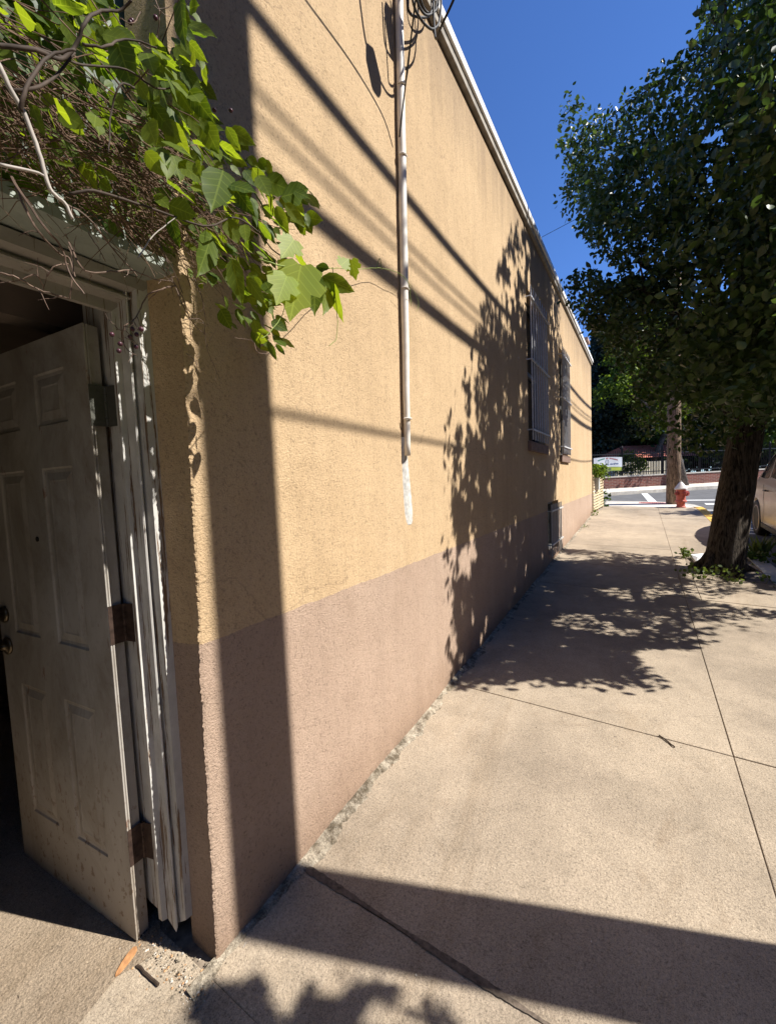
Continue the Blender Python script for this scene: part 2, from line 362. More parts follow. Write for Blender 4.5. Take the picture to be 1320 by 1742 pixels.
# ================================================================== SETTING
WX = -1.11                                            # plane of the painted wall
mb = MB()                                             # terrain
xs = [-400, -120, -60, -25, -9.5, -1.6]+[1.45, 9, 25, 60, 120, 400]
ys = [-300, -80, -30, -6, 14.2, 24, 30, 40, 80, 160, 500]
V = [(x, y, gz(x, y)-.20) for y in ys for x in xs]; nx = len(xs)
mb.add(V, [(j*nx+i, j*nx+i+1, (j+1)*nx+i+1, (j+1)*nx+i) for j in range(len(ys)-1) for i in range(nx-1)])
struct(mb, 'ground', simple('dry_ground', (.12, .11, .07), .95, .3, .8))
# sidewalk slabs, split by tooled joints
XJ = [WX, .385, 1.27]; YJ = [-5.9, -4.5, -3.1, -1.7, -.33, 1.05, 2.53, 3.84, 5.2, 6.35, 7.75, 9.12, 10.35, 11.55, 12.8, 14.0]
PIT = (.52, 1.27, 6.1, 7.6)
mb = MB()
def slab(x0, x1, y0, y1, g=.0020, dz=0, mbx=None):
    mbx = mbx or mb
    a, b, c, d = (x0+g, y0+g), (x1-g, y0+g), (x1-g, y1-g), (x0+g, y1-g)
    top = [(x, y, gz(x, y)+dz) for x, y in (a, b, c, d)]; bot = [(x, y, gz(x, y)-.06) for x, y in (a, b, c, d)]
    mbx.add(bot+top, [(4,5,6,7),(0,1,5,4),(1,2,6,5),(2,3,7,6),(3,0,4,7)])
for j in range(len(YJ)-1):
    y0, y1 = YJ[j], YJ[j+1]
    for i in range(2):
        x0, x1 = XJ[i], XJ[i+1]
        if i == 0 and y0 < .6: x0 = -1.55
        dz = random.uniform(-.002, .002)
        if i == 0 and y0 == -.33: 
            slab(-4.6, x1, y0, .66, dz=0, g=.0); slab(WX-.02, x1-.003, .66, y1-.003, dz=0, g=0.0); continue
        if i == 1 and y1 > PIT[2] and y0 < PIT[3]:
            slab(x0, PIT[0], max(y0, y0), y1, dz=dz)
            if y0 < PIT[2]: slab(PIT[0], x1, y0, PIT[2], dz=dz)
            if y1 > PIT[3]: slab(PIT[0], x1, PIT[3], y1, dz=dz)
            continue
        slab(x0, x1, y0, y1, dz=dz)
sw = struct(mb, 'sidewalk', CONC, bevel=.0035)
mb = MB(); mb.add([(x, y, gz(x, y)-.007) for x, y in ((-4.6, -6), (1.3, -6), (1.3, 14.05), (-4.6, 14.05))], [(0,1,2,3)])
struct(mb, 'joint_dirt', simple('joint_grit', (.20, .16, .12), .98, .5, 30))
mb = MB()                                             # pale corner apron + ramp
cs = [(-1.2, 14.01), (1.12, 14.01), (1.30, 14.25), (1.28, 14.75), (1.0, 15.2), (.6, 15.42), (-1.2, 15.42)]
mb.add([(x, y, gz(x, y)+.001) for x, y in cs]+[(x, y, gz(x, y)-.14) for x, y in cs], [tuple(range(7))]+[(i, (i+1) % 7, (i+1) % 7+7, i+7) for i in range(7)])
struct(mb, 'corner_ramp', CONC2)
mb = MB()                                             # kerb, rounding the corner
mb.mi = 0
path = [(1.36, -6), (1.36, 10.2), (1.36, 10.21), (1.36, 13.6), (1.33, 14.2), (1.2, 14.8), (.85, 15.3), (.3, 15.5), (-1.2, 15.52)]
for k in range(len(path)-1):
    a, b = Vector((*path[k], 0)), Vector((*path[k+1], 0)); d = (b-a).normalized(); q = Vector((d.y, -d.x, 0))*.09
    mb.mi = 1 if 2 <= k <= 3 else 0
    ps = [a-q, b-q, b+q, a+q]
    top = [(p.x, p.y, gz(p.x, p.y)+.006) for p in ps]; bot = [(p.x, p.y, gz(p.x, p.y)-.19) for p in ps]
    mb.add(bot+top, [(4,7,6,5),(0,1,5,4),(1,2,6,5),(2,3,7,6),(3,0,4,7)])
fixn(struct(mb, 'curb', [CURBC, YELLOW]))
def sheet(name, pts, mat, dz): 
    m_ = MB(); m_.add([(x, y, gz(x, y)+dz) for x, y in pts], [tuple(range(len(pts)))]); return struct(m_, name, mat)
sheet('road', [(1.4, -6), (9.5, -6), (9.5, 15.5), (1.4, 15.5)], ASPH, -.125)
FD = Vector((.70, .714, 0)).normalized()              # run of the far kerb and of the brick wall
def far(s, off=0): p = Vector((-1.55, 21.2, 0))+FD*s+Vector((FD.y, -FD.x, 0))*off; return (p.x, p.y)
sheet('cross_road', [(-14, 15.3), (14, 15.3), (16, 15.6), far(19, 1.7), far(-14, 1.7), (-14, 13.)], ASPH, -.129)
mb = MB()
for s0, s1 in ((-14, -2), (-2, 1.5), (1.5, 5), (5, 19)):
    ps = [far(s0, 1.6), far(s1, 1.6), far(s1, -.3), far(s0, -.3)]
    mb.add([(x, y, gz(x, y)-.2) for x, y in ps]+[(x, y, gz(x, y)) for x, y in ps], [(4,5,6,7),(0,1,5,4),(1,2,6,5),(2,3,7,6),(3,0,4,7)])
fixn(struct(mb, 'far_sidewalk', CONC2))
def mark(name, pts): sheet(name, pts, WHITEP, -.119)
mark('crosswalk_line', [(-.02, 20.4), (.20, 20.4), (.52, 15.6), (.26, 15.6)])
mark('stop_line', [(1.25, 17.6), (4.6, 18.4), (4.6, 18.15), (1.25, 17.35)])
mb = MB()
for x0, x1, y0, y1 in [(1.7, 2.3, 16.1, 16.5)]+[(1.55, 6, y, y+.13) for y in (10.5, 11.2, 12.2, 13.2, 13.8, 14.5)]:
    mb.add([(x, y, gz(x, y)-.1195) for x, y in ((x0, y0), (x1, y0), (x1, y1), (x0, y1))], [(0,1,2,3)])
struct(mb, 'road_hatching', WHITEP)
mb = MB()                                             # red tactile pad on the ramp
for i in range(11):
    for j in range(3):
        x, y = -.02+i*.055, 15.05+j*.09; mb.box((x, y, gz(x, y)+.001), (x+.034, y+.05, gz(x, y)+.012))
mb.add([(x, y, gz(x, y)+.005) for x, y in ((-.08, 14.98), (.66, 14.98), (.66, 15.36), (-.08, 15.36))], [(0,1,2,3)])
struct(mb, 'tactile_paving', simple('faded_red_pad', (.50, .22, .20), .8, .25, 30))
sheet('planting_soil', [(PIT[0]-.02, PIT[2]-.02), (1.28, PIT[2]-.02), (1.28, PIT[3]+.02), (PIT[0]-.02, PIT[3]+.02)], SOIL, -.018)

# ================================================================== STUCCO BUILDING
bld = empty('stucco_building', (WX, 6, 0), 'long one-storey building with tan over dusty pink stucco and barred windows', 'building')
YE, YF, ZT = .69, 12.0, 4.40
HOLES = [(4.95, 5.9, 1.93, 3.66), (7.12, 7.92, 1.86, 3.56), (6.02, 6.86, .42, 1.16)]
def edge_y(z): return .692+.021*z if z > 0 else .692
mb = MB()
ybr = sorted({.76, 2.0, 3.4, YF}|{h for a in HOLES for h in a[:2]}); zbr = sorted({-.2, ZT}|{h for a in HOLES for h in a[2:]})
for i in range(len(ybr)-1):
    for j in range(len(zbr)-1):
        y0, y1, z0, z1 = ybr[i], ybr[i+1], zbr[j], zbr[j+1]
        if any(a[0] <= (y0+y1)/2 <= a[1] and a[2] <= (z0+z1)/2 <= a[3] for a in HOLES): continue
        mb.add([(WX, y0, z0), (WX, y1, z0), (WX, y1, z1), (WX, y0, z1)], [(0,1,2,3)])
for a in HOLES:                                       # reveals
    y0, y1, z0, z1 = a; d = WX-.14
    mb.add([(WX,y0,z0),(WX,y1,z0),(WX,y1,z1),(WX,y0,z1),(d,y0,z0),(d,y1,z0),(d,y1,z1),(d,y0,z1)], [(0,4,5,1),(1,5,6,2),(2,6,7,3),(3,7,4,0)])
# ragged corner: dense strip with jitter + return face
zc = np.concatenate([np.arange(-.05, 2.6, .0045), np.linspace(2.6, ZT, 20)]); n = len(zc)
j1 = np.convolve(rng.normal(size=n), np.ones(2)/2, 'same')*.0022+np.convolve(rng.normal(size=n), np.ones(40)/40, 'same')*.010
A = [(WX, .76, z) for z in zc]; B = [(WX, edge_y(z)+.007, z) for z in zc]
C_ = [(WX-.003, edge_y(z)+j1[i], z) for i, z in enumerate(zc)]
D_ = [(WX-.010, edge_y(z)+.001, z) for z in zc]; E_ = [(-1.235, edge_y(z)*.2+.72*.8-.02, z) for z in zc]
allr = [A, B, C_, D_, E_]
mb.add([v for r_ in allr for v in r_], [(k*n+i, k*n+i+1, (k+1)*n+i+1, (k+1)*n+i) for k in range(4) for i in range(n-1)])
mb.add([(WX, YF, -.2), (-9, YF, -.2), (-9, YF, ZT), (WX, YF, ZT), (-9, -5, -.2), (-9, -5, ZT)], [(0,1,2,3),(1,4,5,2)])
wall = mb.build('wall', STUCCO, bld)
# coping
mb = MB(); mb.box((WX-.02, YE-.1, 4.345), (WX+.034, YF+.03, 4.42)); mb.build('coping_bed', COPG, bld)
mb = MB()
for k in range(6):
    y0 = YE-.1+k*1.92; mb.box((-1.40, y0+.001*k, 4.405), (WX+.052, min(YF+.05, y0+1.925), 4.478+.0015*(k % 2)))
mb.build('coping', COPM, bld, bevel=.006)
mb = MB(); mb.add([(-1.38, -5, 4.38), (-1.38, YF, 4.38), (-9, YF, 4.3), (-9, -5, 4.3)], [(0,1,2,3)]); mb.build('roof', COPG, bld)
mb = MB(); mb.box((-1.5, 11.55, 4.5), (-1.17, 11.95, 4.86)); mb.box((-1.54, 11.51, 4.86), (-1.13, 11.99, 4.93)); mb.build('chimney', simple('chimney_brick', (.36, .25, .2), .9, .3, 20), bld)
# windows with security bars
for k, (y0, y1, z0, z1) in enumerate(HOLES):
    mb = MB(); f = .05; x0, x1 = WX-.135, WX-.085
    mb.box((x0, y0, z0), (x1, y0+f, z1)); mb.box((x0, y1-f, z0), (x1, y1, z1)); mb.box((x0, y0+f, z0), (x1, y1-f, z0+f)); mb.box((x0, y0+f, z1-f), (x1, y1-f, z1))
    if k < 2: mb.box((x0+.01, y0+f, (z0+z1)/2-.025), (x1-.006, y1-f, (z0+z1)/2+.025))
    wo = mb.build('window', FRAMEM, bld)
    mb = MB(); mb.box((x0-.01, y0+f, z0+f), (x0+.012, y1-f, z1-f)); mb.build('pane', GLASS, wo)
    if k < 2:
        mb = MB(); mb.box((WX-.12, y0-.04, z0-.11), (WX+.035, y1+.05, z0+.004)); mb.build('sill', simple('sill_paint', (.20, .13, .10), .9, .2, 12), wo, bevel=.006)
    mb = MB(); nb = 8 if k == 0 else 7; bx = WX+.045
    for i in range(nb):
        yb = y0+.03+(y1-y0-.06)*i/(nb-1)
        mb.box((bx-.007, yb-.007, z0+(.02 if k < 2 else -.02)), (bx+.007, yb+.007, z1-.03))
        if k < 2: mb.lathe((bx, yb, z1-.03), [(.009, 0), (.009, .02), (.001, .06)], 6)
    for zz in ([z0+.13, (z0+z1)/2+.05, z1-.13] if k < 2 else [z0+.15, z1-.12]):
        mb.box((bx+.008, y0-.05, zz-.009), (bx+.022, y1+.05, zz+.009))
        mb.tube([(bx+.012, y0-.05, zz), (WX-.01, y0-.05, zz)], .007, 6); mb.tube([(bx+.012, y1+.05, zz), (WX-.01, y1+.05, zz)], .007, 6)
    g_ = mb.build('security_bars', BARM if k < 2 else simple('pale_bar_paint', (.5, .5, .48), .5, .1, 30), wo)

# ---- entrance: recessed wall, casing, jamb, door
RX = -1.262                                            # board face above and beside the casing
OY0, OY1, OZ = -.22, .640, 2.035                       # opening
G0 = .055
mb = MB()
mb.box((-1.42, OY0, 2.118), (RX, .735, ZT)); mb.box((-1.42, -5, 0), (RX, OY0, ZT))
mb.build('entry_wall', GREENB, bld)
fr = MB()
# casing: three stepped fillets, gnawed at the foot
def casing(mbx, y0, y1, z0, z1):
    mbx.box((RX-.03, y0, z0), (-1.243, y1, z1))
ca = MB(); zs = [.17]+list(np.arange(.22, 2.06, .05))+[2.125]
prof = [(-1.50, .652), (-1.315, .651), (-1.315, .637), (-1.297, .637), (-1.297, .6555), (-1.257, .657), (-1.254, .6605), (-1.257, .6645), (-1.268, .666), (-1.268, .671), (-1.226, .673), (-1.226, .732)]
rows = []
for i, z in enumerate(zs):
    wv = random.uniform(-.0002, .0002)
    rows.append([(x+(wv if k > 0 else 0), min(y, .637+max(0, (2.125-z)/1.6)) if False else y, z if i else z-random.uniform(.02, .075)*(1 if 1 < k < 10 else .4)) for k, (x, y) in enumerate(prof)])
m_ = len(prof)
ca.add([v for r_ in rows for v in r_], [(i*m_+k, i*m_+k+1, (i+1)*m_+k+1, (i+1)*m_+k) for i in range(len(rows)-1) for k in range(m_-1)])
df = ca.build('door_frame', TRIM, bld)
hc = MB()                                              # head casing, same mouldings mitred
hp = [(x+.0006, 2.030+(y-.637)*1.55) for x, y in prof[1:-1]]+[(-1.226, 2.118), (-1.262, 2.118)]
hc.add([(x, OY0-.05, z) for x, z in hp]+[(x, min(.637+(z-2.03), .731), z) for x, z in hp], [(k, k+1, k+1+len(hp), k+len(hp)) for k in range(len(hp)-1)])
hc.build('head_casing', TRIM2, df)
cp_ = MB(); cp_.add([(-1.261, OY0-.3, 2.14), (-1.115, OY0-.3, 2.165), (-1.118, .722, 2.118), (-1.261, .722, 2.122), (-1.261, OY0-.3, 2.20), (-1.115, OY0-.3, 2.195), (-1.118, .722, 2.146), (-1.261, .722, 2.165)], [(0,3,2,1),(4,5,6,7),(0,1,5,4),(1,2,6,5),(2,3,7,6),(3,0,4,7)])
fixn(cp_.build('drip_ledge', paint_wood('ledge_paint', (.30, .33, .29), (.2, .18, .14), .70, .6), df))
# interior
mb = MB()
mb.add([(-1.44, .70, 0), (-1.95, .90, 0), (-1.95, .90, 2.5), (-1.44, .70, 2.5)], [(0,1,2,3)])
mb.add([(-1.95, .90, 0), (-4.2, .95, 0), (-4.2, .95, 2.5), (-1.95, .90, 2.5)], [(0,1,2,3)])
mb.add([(-4.2, .95, 0), (-4.2, -3, 0), (-4.2, -3, 2.5), (-4.2, .95, 2.5)], [(0,1,2,3)])
mb.add([(-4.2, -3, 0), (-1.42, -3, 0), (-1.42, -3, 2.5), (-4.2, -3, 2.5)], [(0,1,2,3)])
mb.build('interior_wall', INTW, bld)
mb = MB(); mb.box((-4.2, -3, 2.30), (-1.425, .95, 2.36)); mb.box((-1.9, -3, 2.12), (-1.80, .9, 2.295)); mb.build('ceiling', INTW, bld)
mb = MB()
for i in range(14):
    x = -4.0+i*.17; mb.box((x, .80+.02*math.sin(i), gz(0, .9)), (x+.1, .9, .25+.05*math.sin(i*2.1)))
# door leaf, hinged at the right jamb and swung inwards
HP = Vector((-1.383, .595, 0)); DA = R(-4.6); dd = Vector((-math.cos(DA), math.sin(DA), 0)); dn = Vector((-dd.y, dd.x, 0)); 
if dn.y > 0: dn = -dn                                  # towards the viewer
DW, DZ0, DZ1, DT = .722, .075, 2.005, .043
def dpt(s, z, o=0): p = HP+dd*s+dn*o; return (p.x, p.y, z)
cols = [(.117, .302), (.42, .602)]; rws = [(.31, .815), (1.01, 1.60), (1.735, 1.90)]
us = sorted({0, DW}|{v for c in cols for v in c}); vs_ = sorted({DZ0, DZ1}|{v for c in rws for v in c})
def leaf_face(mb, o, sgn):
    for i in range(len(us)-1):
        for j in range(len(vs_)-1):
            u0, u1, v0, v1 = us[i], us[i+1], vs_[j], vs_[j+1]
            if (u0, u1) in cols and (v0, v1) in rws:
                ins = [(0, 0), (.006, -.004), (.016, -.005), (.042, -.0005), (.047, -.0015)]
                rings = [[dpt(u0+d, v0+d, o+h*sgn), dpt(u1-d, v0+d, o+h*sgn), dpt(u1-d, v1-d, o+h*sgn), dpt(u0+d, v1-d, o+h*sgn)] for d, h in ins]
                fs = [(a*4+k, a*4+(k+1) % 4, (a+1)*4+(k+1) % 4, (a+1)*4+k) for a in range(len(ins)-1) for k in range(4)]+[tuple((len(ins)-1)*4+k for k in range(4))]
                mb.add([v for r_ in rings for v in r_], fs)
            else: mb.add([dpt(u0, v0, o), dpt(u1, v0, o), dpt(u1, v1, o), dpt(u0, v1, o)], [(0,1,2,3)])
mb = MB(); leaf_face(mb, 0, 1); leaf_face(mb, -DT, -1)
for a, b in ((DW, 0),):
    pass
E8 = [dpt(DW, DZ0), dpt(DW, DZ1), dpt(DW, DZ1, -DT), dpt(DW, DZ0, -DT), dpt(0, DZ0), dpt(0, DZ1), dpt(0, DZ1, -DT), dpt(0, DZ0, -DT)]
mb.add(E8, [(0,1,2,3), (0,3,7,4), (1,5,6,2)])
# hinge edge with two beads (steel skin folded over the core)
ex = [(0, 0), (-.0035, -.001), (-.0045, -.0045), (0, -.0065), (-.004, -.0085), (-.0045, -.012), (.001, -.015), (.001, -DT)]
mb.add([dpt(s, z, o) for s, o in ex for z in (DZ0, DZ1)], [(2*k, 2*k+1, 2*k+3, 2*k+2) for k in range(len(ex)-1)])
door = mb.build('door', DOORM, bld); fixn(door)
mb = MB(); mb.obox(dpt(0, DZ0-.022, -.006), dd*DW, -dn*(DT-.012), (0, 0, .021)); mb.build('door_sweep', BLACK, door)
for zc_, mt in ((1.77, HINGEG), (1.105, HINGE), (.385, HINGE)):
    mb = MB()
    mb.obox((-1.3805, .5965, zc_-.06), (.0022, 0, 0), (.001, .0415, 0), (0, 0, .12))      # plate on the door edge
    mb.obox((-1.381, .6395, zc_-.06), (.055, .012, 0), (0, .002, 0), (0, 0, .12))         # plate on the jamb
    for k in range(5): mb.tube([(-1.3775, .641, zc_-.06+k*.024+.001), (-1.3775, .641, zc_-.06+k*.024+.023)], .0062, 10)
    for zz in (-.042, 0, .042): mb.lathe((-1.3782, .612+(.008 if zz else 0), zc_+zz), [(.0045, 0), (.004, .0015)], 8, (1, 0, 0))
    mb.build('hinge', mt, door)
mb = MB(); c0 = Vector(dpt(.672, .949)); mb.lathe(c0, [(.034, 0), (.034, .006), (.028, .010), (.013, .013), (.012, .03), (.022, .036), (.029, .048), (.027, .062), (.014, .070)], 20, dn); mb.build('knob', KNOB, door, smooth=True)
mb = MB(); c0 = Vector(dpt(.672, 1.07)); mb.lathe(c0, [(.031, 0), (.031, .008), (.024, .013), (.008, .014)], 20, dn); mb.build('deadbolt', KNOB, door, smooth=True)
mb = MB(); c0 = Vector(dpt(.373, 1.364)); mb.lathe(c0, [(.009, 0), (.009, .003), (.005, .0035)], 12, dn); mb.build('peephole', BLACK, door)
# jamb trim seen through the gap

# mortar fillet at the foot of the wall
mb = MB(); ys_ = np.arange(.60, 12.0, .02); row = []
for y in ys_:
    wd = .022+.014*math.sin(y*7)+.012*math.sin(y*23.1)+random.uniform(0, .022); wd *= 1 if y > 1.02 else .6
    g = gz(-1.0, y); hh = .010+.006*math.sin(y*5.3)+random.uniform(0, .005)
    row.append([(WX-.01, y, g+hh+.006), (WX+.012, y, g+hh), (WX+.012+wd*.6, y, g+.005+random.uniform(0, .004)), (WX+.012+wd+random.uniform(0, .01), y, g-.004)])
mb.add([v for r_ in row for v in r_], [(i*4+k, i*4+k+1, (i+1)*4+k+1, (i+1)*4+k) for i in range(len(row)-1) for k in range(3)])
struct(mb, 'mortar_kerb', MORTAR)
sheet('entry_floor', [(-4.2, -3), (-1.36, -3), (-1.40, -1.6), (-1.33, -.9), (-1.39, -.4), (-1.34, 0), (-1.37, .2), (-1.31, .38), (-1.34, .52), (-1.30, .60), (-1.33, .64), (-1.42, .70), (-4.2, .9)], concrete('grimy_concrete', (.285, .225, .165), 2.2), .0035)
mb = MB(); rr = []
for x in np.arange(-1.09, .37, .012):
    hw = (.0075+.004*math.sin(x*11)+random.uniform(-.0018, .0018))*(1.2 if x < -.5 else max(.28, 1.2-1.6*(x+.5))); yc = 1.050+.003*math.sin(x*5)
    rr.append([(x, yc-hw, gz(x, yc-hw)+.0038), (x, yc+hw, gz(x, yc+hw)+.0038)])
mb.add([v for r_ in rr for v in r_], [(2*i, 2*i+2, 2*i+3, 2*i+1) for i in range(len(rr)-1)]); struct(mb, 'joint_filler', simple('dark_joint_filler', (.115, .09, .07), .95, .5, 60, bump=.004, bs=200))

# ================================================================== CONDUIT, CABLES
pipe = empty('conduit_pipe', (WX, 2.05, 1.3), 'cream painted vertical conduit strapped to the tan stucco wall', 'pipe')
px_ = WX+.024
P0, P1 = onx(693, 775, px_), Vector((px_, 2.10, 4.36)); P1.y = onx(679, 0, px_).y+.012
mb = MB(); N_ = 40
pts = [P0.lerp(P1, i/N_)+Vector((0, .0015*math.sin(i*.9), 0)) for i in range(N_+1)]
mb.tube(pts, [.0165+.0055*min(1, i/14) for i in range(N_+1)], 16); mb.build('tube', PIPEM, pipe, smooth=True)
for py in (148, 266, 491, 712):
    c = onx(690-.012*(800-py), py, px_); c.y = P0.y+(P1.y-P0.y)*(c.z-P0.z)/(P1.z-P0.z)
    mb = MB(); pr = [(.0245*math.cos(a), .0245*math.sin(a)) for a in np.linspace(-math.pi*.55, math.pi*.55, 11)]
    for sgn in (-1, 1): pass
    mb.tube([(c.x+x, c.y+y, c.z) for x, y in pr], .0045, 6); mb.box((WX-.001, c.y+.018, c.z-.009), (WX+.006, c.y+.05, c.z+.009)); mb.build('strap', PIPEM, pipe)
mb = MB(); ctop = P1+Vector((0, 0, -.17)); mb.lathe(ctop-Vector((0, 0, .02)), [(.030, 0), (.034, .01), (.034, .07), (.030, .08)], 16); mb.build('coupling', simple('dull_fitting', (.25, .22, .19), .6, .3, 30), pipe)
mb = MB()                                              # lumpy patch of white filler under the pipe end
zz = np.linspace(onx(697, 892, WX).z, P0.z+.10, 26); rr = []
for i, z in enumerate(zz):
    t = i/25; wdt = float(np.interp(t, [0, .04, .15, .4, .75, 1], [.026, .041, .050, .046, .030, .019]))+random.uniform(-.0015, .0015)
    yc = onx(697, 892, WX).y+(P0.y-onx(697, 892, WX).y)*t; h = .003+.012*t
    rr.append([(WX-.001, yc-wdt, z), (WX+h, yc-wdt*.5, z), (WX+h*1.25, yc, z), (WX+h, yc+wdt*.5, z), (WX-.001, yc+wdt, z)])
mb.add([v for r_ in rr for v in r_], [(i*5+k, i*5+k+1, (i+1)*5+k+1, (i+1)*5+k) for i in range(25) for k in range(4)])
mb.build('filler_patch', simple('white_filler', (.50, .485, .45), .85, .3, 45, bump=.003, bs=40), pipe, smooth=True)
# cable loops over the pipe head
cab = empty('cable_loops', (-.98, 2.3, 4.3), 'black cables hanging in loose loops beside the top of the conduit', 'cable')
mb = MB()
def pxl(lst, x): return [onx(a, b, x) for a, b in lst]
def smooth_path(P, n=8):
    P = [Vector(p) for p in P]; out = []
    for i in range(len(P)-1):
        a, b, c, d = P[max(i-1, 0)], P[i], P[i+1], P[min(i+2, len(P)-1)]
        for k in range(n):
            t = k/n; out.append(.5*((2*b)+(c-a)*t+(2*a-5*b+4*c-d)*t*t+(3*b-a-3*c+d)*t**3))
    out.append(P[-1]); return out
for pts, x, r_ in [([(700,-60),(694,0),(697,22),(712,29),(730,26),(738,0),(736,-50)], -1.02, .0065), ([(704,-60),(708,-5),(720,22),(733,24),(745,8),(748,-40)], -.99, .006),
                   ([(698,-70),(702,0),(714,30),(728,46),(738,49),(747,36),(750,0),(746,-60)], -.97, .0065), ([(712,-60),(716,0),(728,22),(741,14),(745,-40)], -1.04, .006)]:
    mb.tube(smooth_path(pxl(pts, x)), r_, 8)
mb.build('cable', BLACK, cab, smooth=True)
def off(p, dx): k = dx/SUN.x; return Vector(p)+SUN*k      # a point up the sun's ray: where the caster of a wall shadow hangs
mb = MB()
dxc = .34
mb.tube(smooth_path([off(onx(605, -60, WX), dxc), off(onx(612, 0, WX), dxc), off(onx(622, 70, WX), dxc), off(onx(632, 95, WX), dxc)]), .007, 8)
mb.tube(smooth_path([off(onx(648, 140, WX), dxc), off(onx(660, 160, WX), dxc), off(onx(672, 162, WX), dxc-.1), off(onx(690, 140, WX), .16), off(onx(700, 60, WX), .12)]), .006, 8)
mb.tube(smooth_path([off(onx(654, 30, WX), dxc), off(onx(659, 110, WX), dxc), off(onx(662, 142, WX), dxc), off(onx(672, 138, WX), dxc-.05), off(onx(668, 60, WX), dxc-.05)]), .0055, 8)
mb.build('cable', BLACK, cab, smooth=True)
mb = MB(); mb.tube([off(onx(624, 78, WX), dxc), off(onx(630, 95, WX), dxc), off(onx(640, 140, WX), dxc), off(onx(645, 158, WX), dxc)], [.014, .046, .050, .026], 10)
mb.build('splice_case', BLACK, cab, smooth=True)
mb = MB(); mb.tube([off(onx(655, 8, WX), dxc), off(onx(660, 22, WX), dxc), off(onx(664, 60, WX), dxc), off(onx(667, 95, WX), dxc)], [.018, .040, .034, .016], 10)
mb.build('splice_case', BLACK, cab, smooth=True)
# small service cable sagging to the conduit (casts the thin diagonal shadow)
dc = empty('drop_cable', (-.6, 1.2, 3.9), 'thin drop cable running down to the conduit above the frame', 'cable')
mb = MB(); mb.tube(smooth_path([off(onx(470, -70, WX), .55), off(onx(520, 0, WX), .5), off(onx(600, 110, WX), .30), off(onx(650, 195, WX), .12), off(onx(668, 250, WX), .035)]), .0042, 6)
mb.build('cable', BLACK, dc, smooth=True)

# ================================================================== POLE AT THE KERB + LINE WIRES (outside the picture, cast the long shadows)
PD = 2.77; pc = Vector((WX, .909, 0))+Vector((math.cos(SUN_AZ), math.sin(SUN_AZ), 0))*PD
pc.x, pc.y = pc.x, pc.y
pole = empty('utility_pole', (pc.x, pc.y, gz(pc.x, pc.y)), 'brown wooden utility pole at the kerb just outside the right edge', 'utility pole')
mb = MB(); mb.tube([(pc.x, pc.y, -.3), (pc.x, pc.y, 9)], [.1395, .133], 24); mb.build('pole_shaft', WOODP, pole, smooth=True)
mb = MB(); mb.box((pc.x-.9, pc.y-.05, 7.9), (pc.x+.9, pc.y+.05, 8.02)); mb.build('crossarm', WOODP, pole)
lines = empty('line_wires', (pc.x, pc.y, 6), 'sagging overhead wires strung along the kerb above the street tree', 'wire')
for zs_, r_, dx in ((3.12, .027, 2.6), (2.87, .010, 3.2), (2.78, .009, 3.22), (2.60, .034, 2.6), (1.79, .010, 2.4)):
    k = dx/SUN.x; x = WX+dx; z = zs_+SUN.z*k
    mb = MB(); L_ = 27
    mb.tube([(x+.02*math.sin(i), -12+i*L_/24, z+.0012*((-12+i*L_/24)-2.5)**2-.02) for i in range(25)], r_, 8); mb.build('wire', BLACK, lines)

# ================================================================== VINE OVER THE DOOR
vine = empty('climbing_vine', (-1.18, .3, 2.17), 'tangled leafy vine with dry twigs spilling over the door ledge', 'vine')
VPOLY = [(-900,-900),(120,-900),(150,-40),(190,0),(205,60),(250,110),(262,60),(292,95),(300,-10),(325,-10),(332,80),(352,105),(340,150),(345,200),(400,212),(420,262),(450,262),(462,300),(528,318),(522,385),(500,380),(505,440),(480,470),(470,520),(482,600),(440,592),(425,560),(385,555),(330,500),(300,455),(240,430),(170,385),(80,330),(-10,300),(-900,320)]
def vdepth(px):                                       # the mass leans out from the wall towards its tip
    return None
P = []; tries = 0
while len(P) < 1150 and tries < 120000:
    tries += 1
    x = random.uniform(-1.20, -.62); y = random.uniform(-.75, 1.05); z = random.uniform(1.85, 2.95)
    c = (x+1.18)
    if z > 2.28+.95*math.exp(-((y-.15)/.75)**2)-.35*c+.1: continue
    if y < .72 and z < 2.14-.42*max(0, c-.12)+.02: continue
    a, b, w_ = proj((x, y, z))
    if w_ > .25 and not inpoly([a], [b], VPOLY)[0]: continue
    if w_ < .62: continue
    if b > 215+.55*a and a < 320 and random.random() < .6: continue
    P.append((x, y, z))
P = np.array(P); n = len(P)
D = unit(rnd(n)*.55+np.array([.55, .25, -.75])); N = unit(rnd(n)*.7+np.array([.45, -.35, .45])); S = rng.uniform(.028, .060, n)
leaves('leaves', P, D, N, S, OV, VLEAF, vine, asp=rng.uniform(.8, 1.35, n))
Q = []
while len(Q) < 1500:
    x, y, z = random.uniform(-1.245, -1.02), random.uniform(-.5, .80), random.uniform(2.18, 3.1)
    a, b, w_ = proj((x, y, z))
    if z > 2.75+.3*math.sin(y*4) and a > 150: continue
    if w_ > .25 and not inpoly([a], [b], VPOLY)[0]: continue
    Q.append((x, y, z))
Q = np.array(Q); n = len(Q)
leaves('leaves', Q, unit(rnd(n)*.7+np.array([.3, .2, -.75])), unit(rnd(n)*.7+np.array([.6, -.3, .3])), rng.uniform(.03, .065, n), OV, VLEAF, vine, asp=rng.uniform(.8, 1.3, n))
